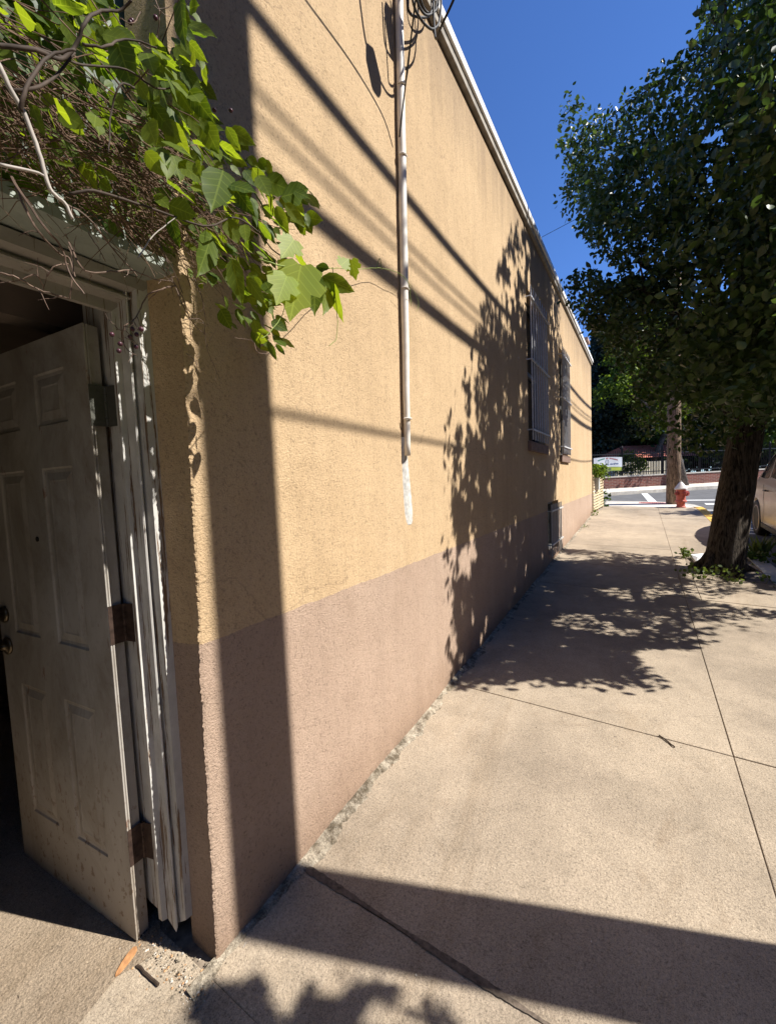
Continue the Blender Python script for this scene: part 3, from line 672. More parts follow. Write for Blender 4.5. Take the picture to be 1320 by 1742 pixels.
# hand-set leaves along the rim and the runner
spec = [((308,-2),(312,80),-.66,.30),((322,72),(352,106),-.66,.5),((348,210),(372,262),-.66,.95),((385,215),(408,255),-.66,.6),((440,270),(455,290),-.64,.95),
        ((430,285),(465,340),-.66,.6),((380,290),(360,355),-.64,.6),((450,305),(497,325),-.63,.55),((478,335),(530,322),-.63,.4),((485,345),(522,388),-.63,.5),((470,350),(492,402),-.64,.5),
        ((400,320),(435,370),-.7,.45),((538,452),(562,458),-.60,.5),((535,465),(535,535),-.60,.55),((548,470),(606,498),-.60,.45),((565,478),(582,550),-.60,.5),((560,475),(553,535),-.62,.5),
        ((470,585),(486,605),-.70,.35),((455,580),(472,615),-.70,.3),((440,560),(462,570),-.70,.4),((395,440),(412,520),-.72,.4),((420,470),(455,525),-.7,.35),((360,400),(340,470),-.75,.5),
        ((275,150),(255,200),-.75,.7),((200,70),(225,150),-.75,.8),((30,20),(60,42),-.7,1.),((60,40),(78,60),-.7,.9),((250,90),(262,122),-.7,1.),((310,110),(345,170),-.7,.6),((150,140),(165,165),-.68,1.)]
P, D, N, S, A = [], [], [], [], []
for (a, b), (c, d), x, asp in spec:
    p, q = onx(a, b, x), onx(c, d, x+random.uniform(-.015, .03)); v = q-p
    P.append(p); D.append(v); S.append(v.length/1.05); N.append((CAM-p).normalized()+Vector(rng.normal(size=3))*.25); A.append(asp/.5*.58+.22)
leaves('leaves', np.array(P), np.array(D), np.array(N), np.array(S), OV, VLEAF, vine, asp=np.array(A))
P, D, N, S = [], [], [], []
for (a, b), (c, d), x in [((512,452),(493,548),-.60),((488,470),(470,520),-.61),((598,442),(606,478),-.58),((580,452),(594,440),-.58),((500,408),(478,440),-.62)]:
    p, q = onx(a, b, x), onx(c, d, x); v = q-p; P.append(p); D.append(v); S.append(v.length/1.08); N.append((CAM-p).normalized()+Vector(rng.normal(size=3))*.12)
leaves('leaves', np.array(P), np.array(D), np.array(N), np.array(S), LOB, VLEAFY, vine, asp=.95)
# stems
def wob(P, amp): return [p+Vector(rng.normal(size=3))*amp for p in smooth_path(P, 5)]
mb = MB()
for pts, r_ in [([(-10,75),(60,85),(105,100),(130,75),(145,40),(165,20),(205,17),(225,0)], .0042), ([(-10,75),(70,84),(140,110),(215,118),(265,150),(300,150),(345,165)], .0026),
                ([(140,75),(180,80),(205,68),(240,72),(268,82)], .0026), ([(35,190),(45,150),(85,95),(130,85)], .0036), ([(15,155),(60,150),(95,130),(128,90)], .0036),
                ([(230,150),(205,145),(190,190),(185,260)], .0022), ([(120,330),(160,325),(230,345),(300,370),(355,385),(400,370),(440,395),(470,430),(520,455)], .0032)]:
    x0 = random.uniform(-.72, -.64); q_ = wob([onx(a, b, x0+.01*math.sin(i*2)) for i, (a, b) in enumerate(pts)], .0004); mb = MB(); mb.tube(q_, [r_*(.72-.3*i/len(q_)) for i in range(len(q_))], 7); mb.build('stem', TWIGD, vine, smooth=True)
for pts, r_ in [([(-8,95),(20,155),(45,200),(70,270),(85,320),(110,345),(124,372)], .0042), ([(0,280),(60,292),(75,300)], .0028), ([(235,440),(262,400),(300,370)], .0014)]:
    mb = MB(); mb.tube(wob([onx(a, b, -.70) for a, b in pts], .0003), [r_*.8*(1-.35*i/max(1, (len(pts)-1)*5)) for i in range((len(pts)-1)*5+1)], 7); mb.build('dead_stem', TWIGL, vine, smooth=True)
mb = MB()                                              # thick tangle of dry twigs lying on the ledge
def twig(p, d, L_, r_, k=7, cv=.35, mbx=None, zmin=None):
    pts = [Vector(p)]; d = Vector(d).normalized()
    for i in range(k):
        d = (d+Vector(rng.normal(size=3))*cv/ k**.5+Vector((0, 0, -.04))).normalized(); pts.append(pts[-1]+d*L_/k)
    (mbx or mb).tube(pts, [r_*(1-.6*i/k) for i in range(k+1)], 4, cap=False); return pts
for i in range(1700):
    y = random.uniform(-.6, .84); t = max(0, y-.2)
    x = random.uniform(-1.16, -.84)+.12*t; z = 2.17+abs(random.gauss(0, .085))+.02*math.sin(y*9)
    if x > -1.10: z -= random.random()*.25*(x+1.10)
    a, b, w_ = proj((x, y, z))
    if w_ < .55 or (a > 365): continue
    twig((x, y, z), (random.uniform(-.25, .35), random.uniform(.2, 1.2)*random.choice((1, 1, -1)), random.uniform(-.5, .25)), random.uniform(.08, .26), random.uniform(.0007, .0017))
mb.build('dry_twigs', TWIG, vine)
mb = MB()                                              # bare twigs hanging in front of the door head
RTW = simple('reddish_twig', (.13, .085, .062), .75, .4, 40); DBE = simple('dark_berry', (.06, .02, .03), .35, .3, 30)
hang = [([(28,160*2),(60,385),(100,430),(118,440),(128,470)], .0018), ([(20,300),(75,385),(105,420),(118,462),(144,500)], .0020), ([(110,345),(150,370),(190,420),(235,470)], .0018),
        ([(0,465),(30,472),(65,492),(110,505),(120,502),(125,450),(118,420)], .0015), ([(40,475),(62,468),(75,490),(72,500)], .0013), ([(80,470),(95,452),(120,450)], .0012),
        ([(118,412),(145,460),(190,462),(225,460),(262,475),(290,478)], .0015), ([(300,486),(275,492),(252,502),(240,525),(228,545),(212,555),(210,575),(215,592),(232,605)], .0015),
        ([(212,555),(222,558),(225,568)], .0009), ([(213,574),(225,580),(232,588)], .0009), ([(228,545),(236,562),(242,558)], .0009), ([(198,560),(210,562)], .0009),
        ([(300,490),(312,520),(330,550),(350,570)], .0013), ([(290,470),(310,505),(322,540),(325,570)], .0012), ([(312,545),(345,545),(352,590),(372,640)], .0008), ([(318,600),(335,620),(330,640)], .0008),
        ([(262,400),(280,430),(300,470),(312,500)], .0014), ([(330,470),(345,510),(350,545)], .0012), ([(150,395),(170,425),(180,445)], .001), ([(470,600),(440,600),(430,580),(400,575)], .001),
        ([(185,10),(215,55),(240,75),(262,82),(275,60)], .0012), ([(262,-5),(272,20),(268,60),(262,82)], .0011), ([(262,8),(280,25),(290,28)], .0009), ([(205,30),(225,40),(240,20)], .0009)]
for pts, r_ in hang:
    x0 = random.uniform(-.86, -.76)
    q = wob([onx(a, b, x0+.012*math.sin(i*1.7)) for i, (a, b) in enumerate(pts)], .00045); mb = MB(); mb.tube(q, [r_*(1-.45*i/len(q)) for i in range(len(q))], 5)
    for k in range(2, len(q)-1, 4):
        if random.random() < .6: twig(q[k], rng.normal(size=3)+np.array([0, 0, -.4]), random.uniform(.012, .04), r_*.55, 3)
    mb.build('bare_twig', RTW, vine)
mb = MB()
for a, b in [(222,38),(191,569),(205,585),(203,597),(222,573),(233,569),(226,560),(241,560),(232,590),(365,187),(525,482),(536,484),(393,188),(340,192),(265,30),(225,35)]:
    c = onx(a, b, -.72 if a > 240 else -.80); r_ = .0042; mb = MB(); mb.lathe(c, [(r_*math.sin(t), -r_*math.cos(t)) for t in np.linspace(.05, 3.09, 7)], 9); mb.build('berry', DBE, vine, smooth=True)
mb = MB()                                              # green runner reaching for the conduit, curling tendrils
run = wob([onx(a, b, x) for a, b, x in [(440,440,-.64),(480,452,-.62),(520,454,-.66),(550,456,-.85),(580,457,-1.0),(612,458,-1.05),(645,456,-1.06),(675,463,-1.045),(690,475,-1.05),(697,490,-1.055),(699,520,-1.06)]], .0008)
mb.tube(run, [.0015*(1-.2*i/len(run)) for i in range(len(run))], 6)
mb.tube(wob([onx(a, b, -.60) for a, b in [(566,455),(570,500),(574,545),(572,575),(560,588)]], .0006), .0008, 5)
mb.tube(wob([onx(a, b, -.62) for a, b in [(490,500),(480,535),(460,565),(445,575)]], .0006), .0008, 5)
mb.tube(wob([onx(a, b, -1.03) for a, b in [(690,475),(702,490),(712,515),(708,530)]], .0006), .0008, 5)
mb.tube(wob([onx(a, b, -.60) for a, b in [(640,456),(646,440),(650,458)]], .0006), .0010, 5)
mb.build('runner', STEMG, vine, smooth=True)

# ================================================================== TREES
def crown(parent, C, n, cl, size, mat, keep=None, T=PEAR, droop=.3, name='crown', sig=.16, shell=.55, batch=60000):
    """C: list of (centre, radii) ellipsoids; cl: clusters; n: leaves wanted before the carve"""
    wts = np.array([r[0]*r[1]*r[2] for _, r in C]); wts = wts/wts.sum()
    idx = rng.choice(len(C), cl, p=wts); u = rnd(cl)*(shell+(1-shell)*rng.random((cl, 1)))**1.0
    cen = np.array([C[i][0] for i in idx])+u*np.array([C[i][1] for i in idx])
    P = cen[rng.integers(0, cl, n)]+rng.normal(size=(n, 3))*sig*np.array([1, 1, .8])
    if keep is not None: P = P[keep(P)]
    m_ = len(P); D = unit(rnd(m_)+np.array([0, 0, -droop])); N = unit(rnd(m_)+np.array([.2, -.1, .5])); S = rng.uniform(size*.7, size*1.25, m_)
    return leaves(name, P, D, N, S, T, mat, parent, asp=rng.uniform(.6, 1.0, m_)), P, cen
# silhouettes that bound the near crown: what it may hide from the viewer and what it may shade
TPOLY = [(1192,-2000),(1190,40),(1180,75),(1150,95),(1140,92),(1128,112),(1112,128),(1104,122),(1096,128),(1088,152),(1066,156),(1058,180),(1040,186),(1026,176),(1016,190),(1000,180),(988,168),(972,146),(958,150),(944,175),(932,205),(945,235),(948,265),(968,285),(936,335),(945,362),(985,385),(1000,410),(1018,432),(1050,450),(1068,478),(1040,482),(1000,455),(962,470),(955,500),(985,548),(1020,570),(1042,610),(1052,650),(1080,690),(1088,735),(1110,765),(1150,772),(1180,792),(1225,760),(1296,757),(1330,800),(3000,900),(3000,-2000)]
GAPS = [[(1205,215),(1222,205),(1238,222),(1230,250),(1212,245)], [(1192,270),(1210,262),(1222,300),(1200,325),(1190,300)], [(1238,250),(1252,245),(1250,285),(1240,290)], [(1178,305),(1190,315),(1184,340)], [(1222,330),(1236,325),(1240,345),(1226,350)], [(1150,330),(1158,332),(1155,345)], [(1072,440),(1112,452),(1100,478),(1075,470)], [(1188,205),(1215,215),(1205,262),(1190,250)], [(1225,235),(1245,245),(1235,275)], [(1200,290),(1225,300),(1205,330)], [(1150,245),(1165,255),(1160,275)]]
HOLES2 = [[(925,1040),(960,1035),(1010,1050),(1090,1080),(1060,1088),(985,1072),(930,1064)], [(1010,1002),(1060,998),(1110,1000),(1150,1008),(1120,1020),(1050,1020)], [(1165,985),(1262,985),(1330,1013),(1240,1008),(1200,1024),(1165,1012)]]
SHADE = [(905,395),(878,385),(862,398),(850,440),(838,470),(838,500),(818,520),(812,560),(795,590),(780,640),(758,695),(752,740),(750,800),(745,860),(742,930),(742,1000),(742,1100),(730,1190),(752,1238),(790,1246),(850,1226),(950,1214),(990,1208),(1000,1185),(1080,1195),(1152,1196),(1130,1165),(1075,1118),(1080,1100),(1170,1105),(1240,1082),(1330,1096),(1330,1042),(1200,1025),(1240,1008),(1330,1013),(1290,1004),(1262,985),(1165,985),(1145,948),(1060,940),(1000,936),(958,934),(948,900),(940,860),(955,760),(968,600),(972,545),(955,490)]
FLECK_W = [(rng.uniform(2.3, 8.2), rng.uniform(.15, 4.3), rng.uniform(.035, .06)) for _ in range(260)]+[(rng.normal(2.9, .3), rng.uniform(.1, 2.8), rng.uniform(.04, .085)) for _ in range(80)]+[(rng.normal(6.5, .2), rng.uniform(1.2, 4.2), rng.uniform(.045, .08)) for _ in range(60)]+[(rng.uniform(3.6, 5.2), rng.uniform(3.2, 4.3), rng.uniform(.04, .09)) for _ in range(60)]+[(rng.uniform(3.0, 5.2), rng.uniform(2.9, 4.3), rng.uniform(.035, .075)) for _ in range(90)]
FLECK_G = [(rng.uniform(-1.0, 1.2), rng.uniform(2.2, 7.2), rng.uniform(.028, .05)) for _ in range(230)]
def shadow_ok(P, poly, slack=0):
    """does the shadow of each leaf stay out of the sunlit parts of the wall, the pavement and the vine?"""
    s = np.array(SUN); t = (P[:, 0]-WX)/s[0]; Wp = P-s*t[:, None]
    g = GY*Wp[:, 1]-GX*Wp[:, 0]
    # ground hit
    den = s[2]-GY*s[1]+GX*s[0]; tg = (P[:, 2]-GY*P[:, 1]+GX*P[:, 0])/den; Gp = P-s*tg[:, None]
    useg = (Wp[:, 2] < g) | (Wp[:, 1] < YE); Hp = np.where(useg[:, None], Gp, Wp)
    a, b, w_ = projn(Hp); a = np.nan_to_num(a, nan=-1e5); b = np.nan_to_num(b, nan=-1e5)
    out = (w_ < .05) | (a < -60) | (a > 1400) | (b > 1850) | (b < -300)
    out |= (Wp[:, 2] > 4.6) & ~useg
    ok = out | inpoly(a, b, poly) | ((a > 1225) & (a < 1340) & (b > 900) & (b < 1004))
    dx_, dy_ = P[:, 0]-.95, P[:, 1]-6.67; sh_ = math.hypot(s[0], s[1]); al = (dx_*s[0]+dy_*s[1])/sh_; pe = np.abs(dx_*s[1]-dy_*s[0])/sh_; zt = P[:, 2]-al/sh_*s[2]
    ok |= (al > .2) & (pe < .16) & (zt > .45) & (zt < 2.4)
    if poly is SHADE:
        r_ = rng.random(len(P))
        for h_ in HOLES2: ok &= ~(inpoly(a, b, h_) & (r_ < .82))
        wy, wz = Wp[:, 1], Wp[:, 2]
        for fy, fz, fr in FLECK_W: ok &= ~(~useg & (((wy-fy)/fr)**2+((wz-fz)/(fr*1.25))**2 < 1))
        for fx, fy, fr in FLECK_G: ok &= ~(useg & (((Gp[:, 0]-fx)/(fr*1.3))**2+((Gp[:, 1]-fy)/fr)**2 < 1))
    # keep the sun on the vine and doorway
    tv = (P[:, 0]+.75)/s[0]; Vp = P-s*tv[:, None]
    ok &= ~((Vp[:, 1] > -.4) & (Vp[:, 1] < 1.3) & (Vp[:, 2] > 1.9) & (Vp[:, 2] < 2.9))
    return ok
def keep_near(P):
    a, b, w_ = projn(P); inf = (w_ > .05) & (a > -50) & (a < 1370) & (b > -60) & (b < 1800)
    a = a+rng.normal(size=len(P))*5; b = b+rng.normal(size=len(P))*5
    k = ~inf | inpoly(a, b, TPOLY)
    for gp in GAPS: k &= ~inpoly(a, b, gp)
    k &= shadow_ok(P, SHADE) & (P[:, 0] > WX+.15) & (w_ > 2.2)
    return k
tree = empty('street_tree', (.86, 6.55, gz(.86, 6.55)), 'broad dark green street tree with leaning furrowed trunk beside the tan wall', 'tree')
def trunkpt(t): return Vector((.87+.120*t+.004*t*t, 6.60+.10*t, .18+t))
mb = MB(); ks = np.linspace(-.12, 2.4, 22); nn = 40; rr = []
for t in ks:
    c = trunkpt(t); r0 = .198-.014*t+.030*math.exp(-max(0, t)*6)
    rr.append([c+Vector((math.cos(a), math.sin(a), 0))*(r0*(1+.05*math.sin(a*3+t)+.025*math.sin(a*9+t*2+math.sin(t*5))+.012*random.uniform(-1, 1))) for a in np.linspace(0, 2*math.pi, nn, endpoint=False)])
mb.add([v for r_ in rr for v in r_], [(i*nn+k, i*nn+(k+1) % nn, (i+1)*nn+(k+1) % nn, (i+1)*nn+k) for i in range(len(rr)-1) for k in range(nn)])
mb.build('trunk', BARK, tree, smooth=True)
for a in (.4, 1.5, 2.9, 3.9, 5.1):
    mb = MB(); d_ = Vector((math.cos(a), math.sin(a), 0)); c_ = Vector((.87, 6.62, gz(.87, 6.62)))
    mb.tube([c_+d_*.10+Vector((0, 0, .22)), c_+d_*.19+Vector((0, 0, .08)), c_+d_*.30+Vector((0, 0, .01)), c_+d_*.42+Vector((0, 0, -.04))], [.07, .06, .045, .02], 9); mb.build('root', BARK, tree, smooth=True)
limbs = []
mb = MB(); T0 = trunkpt(2.2)
def limb(p, q, r0, r1, k=10, w_=.07, mbx=None):
    p, q = Vector(p), Vector(q); pts = [p.lerp(q, i/k)+Vector(rng.normal(size=3))*w_*math.sin(math.pi*i/k)+Vector((0, 0, .25*(q-p).length*.25*math.sin(math.pi*i/k))) for i in range(k+1)]
    (mbx or mb).tube(pts, [r0+(r1-r0)*i/k for i in range(k+1)], 9); return pts
ends = [(-.15,6.0,3.9),(-.1,6.9,4.6),(.1,6.2,5.6),(.7,6.1,7.0),(1.6,5.8,7.8),(2.6,6.2,7.0),(1.4,4.4,4.6),(2.4,4.2,3.6),(2.9,6.9,4.6),(.5,7.7,4.4),(1.9,4.8,5.8),(.3,5.4,3.0),(1.5,7.9,5.6),(3.2,5.2,3.4)]
for e in ends:
    s_ = trunkpt(random.uniform(1.6, 2.3)); pts = limb(s_, e, .085, .02); limbs += pts[4:]
for _ in range(90):
    p = random.choice(limbs); q = p+Vector(rng.normal(size=3))*.45+Vector((0, 0, .15)); a, b, w_ = proj(q)
    if not keep_near(np.array([list(q)]))[0]: continue
    limb(p, q, .014, .004, 5, .03)
mb.build('limbs', BARK, tree, smooth=True)
NC = [((.75,6.4,4.6),(1.5,1.6,1.7)), ((-.2,6.3,4.5),(.85,1.2,1.5)), ((1.6,6.0,6.4),(2.1,2.2,1.9)), ((1.7,4.6,4.2),(1.9,1.7,1.9)), ((2.3,6.8,4.4),(2.0,2.0,2.3)), ((.6,6.3,2.9),(1.3,1.5,1.1)), ((1.5,5.7,2.6),(1.4,1.6,.95)), ((-.3,6.6,3.6),(.6,.8,.6)), ((2.4,3.6,3.1),(1.2,1.0,1.1)), ((-.55,6.5,5.5),(.65,.9,1.25)), ((-.1,6.8,3.9),(.9,1.2,.9)), ((1.7,3.6,2.6),(.9,.8,1.0)), ((1.0,5.0,2.6),(1.2,1.4,.8)), ((3.1,6.6,2.7),(1.2,1.5,.9)), ((3.6,7.6,3.2),(1.5,1.6,1.3)), ((1.45,3.0,2.7),(.8,.8,.9)), ((1.9,3.4,2.5),(.9,.7,.8))]+[((1.2,3.75,3.6),(.95,.6,1.15)), ((1.3,4.0,2.6),(1.0,.8,.9)), ((1.5,3.1,2.65),(.85,.7,.8))]*3
crown(tree, NC, 178000, 1850, .068, TLEAF, keep_near, sig=.125, shell=.25)
# a few isolated leaves on the drooping twigs, a young neighbour outside the picture, its shade at the viewer's feet
sap = empty('young_street_tree', (1.22, .35, gz(1.22, .35)), 'small young street tree at the kerb nearest the viewer outside the frame', 'tree')
SP = [(395,1652),(440,1640),(500,1652),(540,1668),(610,1668),(660,1690),(700,1702),(770,1745),(900,1900),(200,1900),(330,1720),(372,1690)]
FLECK_S = [(rng.uniform(-1.1, -.2), rng.uniform(.45, .95), rng.uniform(.02, .045)) for _ in range(110)]
def keep_sap(P):
    s = np.array(SUN); den = s[2]-GY*s[1]+GX*s[0]; tg = (P[:, 2]-GY*P[:, 1]+GX*P[:, 0])/den; Gp = P-s*tg[:, None]; a, b, w_ = projn(Gp)
    P0, b0 = P, b
    for fx, fy, fr in FLECK_S: P0 = P0; b0 = np.where(((Gp[:, 0]-fx)/fr)**2+((Gp[:, 1]-fy)/fr)**2 < 1, -9, b0)
    return (b0 > -5) & inpoly(a, b, SP) & (proj_out(P)) & shadow_ok(P, SP)
def proj_out(P): a, b, w_ = projn(P); return (w_ < .05) | (a > 1420) | (b < -150)
mb = MB(); mb.tube([(1.22, .35, -.1), (1.25, .42, 1.2), (1.32, .7, 2.2), (1.42, 1.2, 3.0)], [.05, .04, .03, .012], 12); mb.build('trunk', BARK, sap, smooth=True)
crown(sap, [((1.5,1.35,3.0),(1.1,1.0,1.1))], 46000, 420, .052, TLEAF, keep_sap, sig=.11, shell=.1)

def far_tree(name, label, base, h, C, n, cl, size, mat, T=CLUMP, tr=.2, sig=.3, group=None, keep=None, bm=None, droop=.3, cat='tree'):
    t = empty(name, base, label, cat, group); m2 = MB(); b = Vector(base)
    top = Vector(C[0][0])
    m2.tube([b-Vector((0, 0, .3)), b.lerp(top, .35)+Vector((.05, 0, 0)), b.lerp(top, .7), top], [tr, tr*.75, tr*.5, tr*.2], 10)
    for c, r_ in C[1:]: m2.tube([b.lerp(top, .45), b.lerp(top, .45).lerp(Vector(c), .5)+Vector((0, 0, .2)), Vector(c)], [tr*.4, tr*.25, tr*.1], 7)
    m2.build('trunk', bm or BARK2, t, smooth=True)
    crown(t, C, n, cl, size, mat, keep, T, droop=droop, sig=sig, shell=.35); return t
def fp(s, off_): x, y = far(s, off_); return (x, y, gz(x, y))
def W(px, py, w_): return tuple(atw(px, py, w_))
# dark conifer just past the end of the building
def skyok(P):
    a, b, w_ = projn(P); return ~((a < 1006) & (b < 640)) & ~((a < 1035) & (b < 545)) & ~((a < 1100) & (b < 480))
c0 = fp(1.0, -4.5)
far_tree('conifer', 'dark blue-green conifer behind the school fence, nearest the tan building', c0, 12, [(W(1030,640,23),(1.6,1.6,2.6)), (W(1020,580,23),(1.6,1.2,1.5)), (W(1040,700,22.5),(2.2,1.6,1.6)), (W(1085,600,24),(2.2,1.4,2.4)), (W(1015,720,22),(1.4,1.2,1.3))], 26000, 420, .20, DLEAF, sig=.26, keep=skyok, bm=BARK)
c1 = fp(4.2, .55)
far_tree('shade_tree', 'grey-trunked pavement tree with bright green tips in front of the brick wall', c1, 8, [(W(1100,600,20.5),(1.9,1.4,2.2)), (W(1060,665,20),(1.3,.9,1.0)), (W(1045,655,20),(.9,.5,.5)), (W(1140,680,20),(2.2,1.4,1.5))], 12000, 200, .15, BLEAF, sig=.2, tr=.17, keep=skyok)
c2 = fp(7.5, -5)
far_tree('broadleaf_tree', 'mid green broadleaf tree behind the fence, right of the conifer', c2, 9, [(W(1170,640,27),(4,3,3.4)), (W(1240,700,27),(4,3,2.8)), (W(1110,705,26),(2.4,2,1.5))], 16000, 260, .28, MLEAF, sig=.36)
far_tree('roadside_tree', 'sunlit roadside tree across the street beyond the parked car', (7.5, 14.5, gz(7.5, 14.5)), 8, [((7.2,14.4,4.4),(2.3,2.3,2.2)), ((6.4,13.6,3.2),(1.6,1.6,1.3)), ((8.4,15.2,3.4),(2,2,1.6))], 14000, 240, .2, BLEAF, sig=.25)
far_tree('back_yard_tree', 'tree rising behind the red-roofed shed', fp(6.2, -11), 12, [(tuple(Vector(fp(6.2,-11))+Vector((0,0,6))),(4.5,4,4))], 9000, 160, .4, MLEAF, sig=.45)

for k, (px, py, w_, rr, lb_) in enumerate([(1020,742,30,(4,2.5,2.0),'low dark tree filling the gap behind the banner'), (1075,735,33,(4,2.5,2.6),'dark tree behind the red-roofed shed'), (1145,742,34,(4.2,2.5,2.6),'dark tree behind the corner utility pole'), (1215,742,34,(4.5,2.5,2.8),'dark tree seen left of the leaning trunk'), (1300,735,34,(5,2.5,3.2),'dark tree seen right of the leaning trunk')]):
    c = W(px, py, w_); far_tree('backdrop_tree', lb_, (c[0], c[1], gz(c[0], c[1])), 6, [((c[0], c[1], c[2]), rr), ((c[0], c[1], c[2]-1.5), (rr[0], rr[1], 1.2))], 9000, 200, .3, MLEAF if k % 2 else DLEAF, sig=.35, group='dark trees closing the view behind the yard')

# ================================================================== CORNER: HYDRANT, POLE, LATTICE, WALL, FENCE, BANNER
hx, hy = .925, 14.05; hg = gz(hx, hy)
hyd = empty('fire_hydrant', (hx, hy, hg), 'faded red fire hydrant with white bonnet standing at the pavement corner', 'fire hydrant')
REDH = simple('faded_red_paint', (.50, .13, .095), .6, .22, 14, bump=.001); WHH = simple('chalky_white_paint', (.66, .62, .58), .65, .15, 20)
mb = MB(); mb.lathe((hx, hy, hg), [(.118, -.05), (.118, .02), (.100, .035), (.100, .135), (.140, .150), (.140, .185), (.112, .20), (.112, .45), (.120, .47), (.120, .50)], 24); mb.build('barrel', REDH, hyd, smooth=False, bevel=.004)
mb = MB(); mb.lathe((hx, hy, hg+.50), [(.150, 0), (.152, .03), (.140, .045), (.105, .10), (.060, .165), (.030, .20), (.022, .205), (.022, .235), (.006, .238)], 24); mb.build('bonnet', WHH, hyd)
for d, r_, L_ in ((Vector((.72, -.69, 0)), .075, .20), (Vector((-.72, -.69, 0)), .05, .165), (Vector((.72, .69, 0)), .05, .165)):
    mb = MB(); mb.lathe(Vector((hx, hy, hg+.39)), [(r_*.75, .05), (r_*.75, L_-.07), (r_, L_-.065), (r_*1.05, L_-.02), (r_*.9, L_), (.02, L_+.002), (.02, L_+.03), (.004, L_+.031)], 14, d); mb.build('nozzle_cap', simple('dark_red_cap', (.33, .07, .06), .55, .2, 20), hyd)
mb = MB()
for k in range(8): a = k*math.pi/4; mb = MB(); mb.lathe((hx+.128*math.cos(a), hy+.128*math.sin(a), hg+.185), [(.010, 0), (.010, .014)], 6); mb.build('flange_bolt', REDH, hyd)
ux, uy = .80, 15.0; ug = gz(ux, uy)
up = empty('utility_pole', (ux, uy, ug), 'weathered brown wooden utility pole behind the fire hydrant', 'utility pole')
mb = MB(); mb.tube([(ux, uy, ug-.3), (ux+.01, uy, ug+1.5), (ux+.02, uy, ug+9)], [.185, .178, .14], 22); mb.build('pole_shaft', WOODP, up, smooth=True)
mb = MB(); mb.box((ux-1.1, uy-.06, ug+8.1), (ux+1.1, uy+.06, ug+8.22)); mb.build('crossarm', WOODP, up)
# lattice screen with post box
lx = empty('lattice_fence', (-1.12, 12.1, gz(-1.1, 12.1)), 'cream slatted garden screen with grey letter box at the far end of the building', 'fence')
CREAM = simple('cream_paint', (.58, .47, .30), .8, .12, 12)
mb = MB(); la, lb = Vector((-1.13, 12.15, 0)), Vector((-1.0, 13.6, 0)); ld = (lb-la)
for t in (0, .5, 1):
    p = la+ld*t; g = gz(p.x, p.y); mb = MB(); mb.box((p.x-.03, p.y-.03, g), (p.x+.03, p.y+.03, g+1.02)); mb.build('post', CREAM, lx)
mb = MB()
for i in range(13):
    g0, g1 = gz(la.x, la.y), gz(lb.x, lb.y); h = .06+i*.075
    mb.obox((la.x+.031, la.y, g0+h), (ld.x, ld.y, g1-g0), (.012, 0, 0), (0, 0, .048))
mb.build('slats', CREAM, lx)
mb = MB(); mb.box((-1.07, 12.35, gz(-1, 12.3)+.62), (-.98, 12.75, gz(-1, 12.3)+.93)); mb.build('letter_box', simple('grey_letter_box', (.42, .43, .43), .5, .1, 10), lx)
iv = empty('ivy_clump', (-1.1, 12.9, gz(-1, 12.9)+.9), 'ivy clump growing over the top of the cream slatted screen', 'plant')
crown(iv, [((-1.05,12.9,gz(-1,12.9)+1.08),(.16,.75,.16)), ((-.95,13.5,gz(-1,13.5)+1.0),(.14,.2,.3))], 900, 40, .08, BLEAF, None, PEAR, sig=.05)
def weed(name, label, x, y, h, n, spread=.1, T=BLADE, mat=WEED, size=None, group=None, w_=1.2):
    g = gz(x, y); o_ = empty(name, (x, y, g), label, 'plant', group)
    P = np.array([[x, y, g]]*n)+rng.normal(size=(n, 3))*np.array([spread, spread, 0])
    if T is BLADE: D = unit(rnd(n)*.6+np.array([0, 0, 1.1])); P[:, 2] += 0
    else: P[:, 2] += rng.uniform(0, h, n); D = unit(rnd(n)+np.array([0, 0, .4]))
    leaves('leaves', P, D, rnd(n), rng.uniform(.6, 1.2, n)*(size or h)*(.72 if T is PEAR else .9), T, mat, o_, asp=w_)
    m2 = MB()
    for k in range(max(2, n//12)):
        q = P[rng.integers(0, n)]; m2 = MB(); m2.tube([(x+(q[0]-x)*.3, y+(q[1]-y)*.3, g-.01), (q[0], q[1], g+h*.8)], [.003, .0015], 5); m2.build('stem', STEMG, o_)
    return o_
weed('broadleaf_weed', 'tall broad-leaved weed growing at the foot of the cream slatted screen', -.93, 13.9, .55, 60, .09, PEAR, MLEAF, .14)
weed('wall_weed', 'small weed tuft at the far foot of the pink wall band', -1.03, 11.75, .14, 26, .05, PEAR, WEED, .07)
weed('crack_weed', 'low weeds in the crack between pink wall and pavement', -1.04, 9.6, .06, 24, .06, PEAR, WEED, .04)
for k, (x, y, lb_, h, n_, T_, s_) in enumerate([(.53, 7.25, 'weed clump at the far left corner of the tree pit, by the white paper', .14, 60, PEAR, .07), (.62, 6.12, 'leafy weed patch along the near edge of the tree pit', .13, 90, PEAR, .06),
      (.88, 6.06, 'upright weed sprig right of the leafy patch at the trunk foot', .17, 30, PEAR, .07), (1.16, 6.10, 'single pale weed sprig at the near right corner of the tree pit', .12, 14, PEAR, .07), (1.42, 7.75, 'tall grass tuft on the kerb beside the car', .30, 60, BLADE, .34), (1.33, 7.35, 'low creeping weeds on the kerb side of the trunk', .12, 90, PEAR, .09)]):
    weed('weed_clump' if T_ is PEAR else 'grass_tuft', lb_, x, y, h, n_, .11 if k in (1, 5) else .05, T_, WEED if k != 5 else MLEAF, s_, 'weeds round the tree pit')
def ray_g(px, py, h): d = ray(px, py); t = (h-H)/(d.z-GY*d.y+GX*d.x); return CAM+d*t
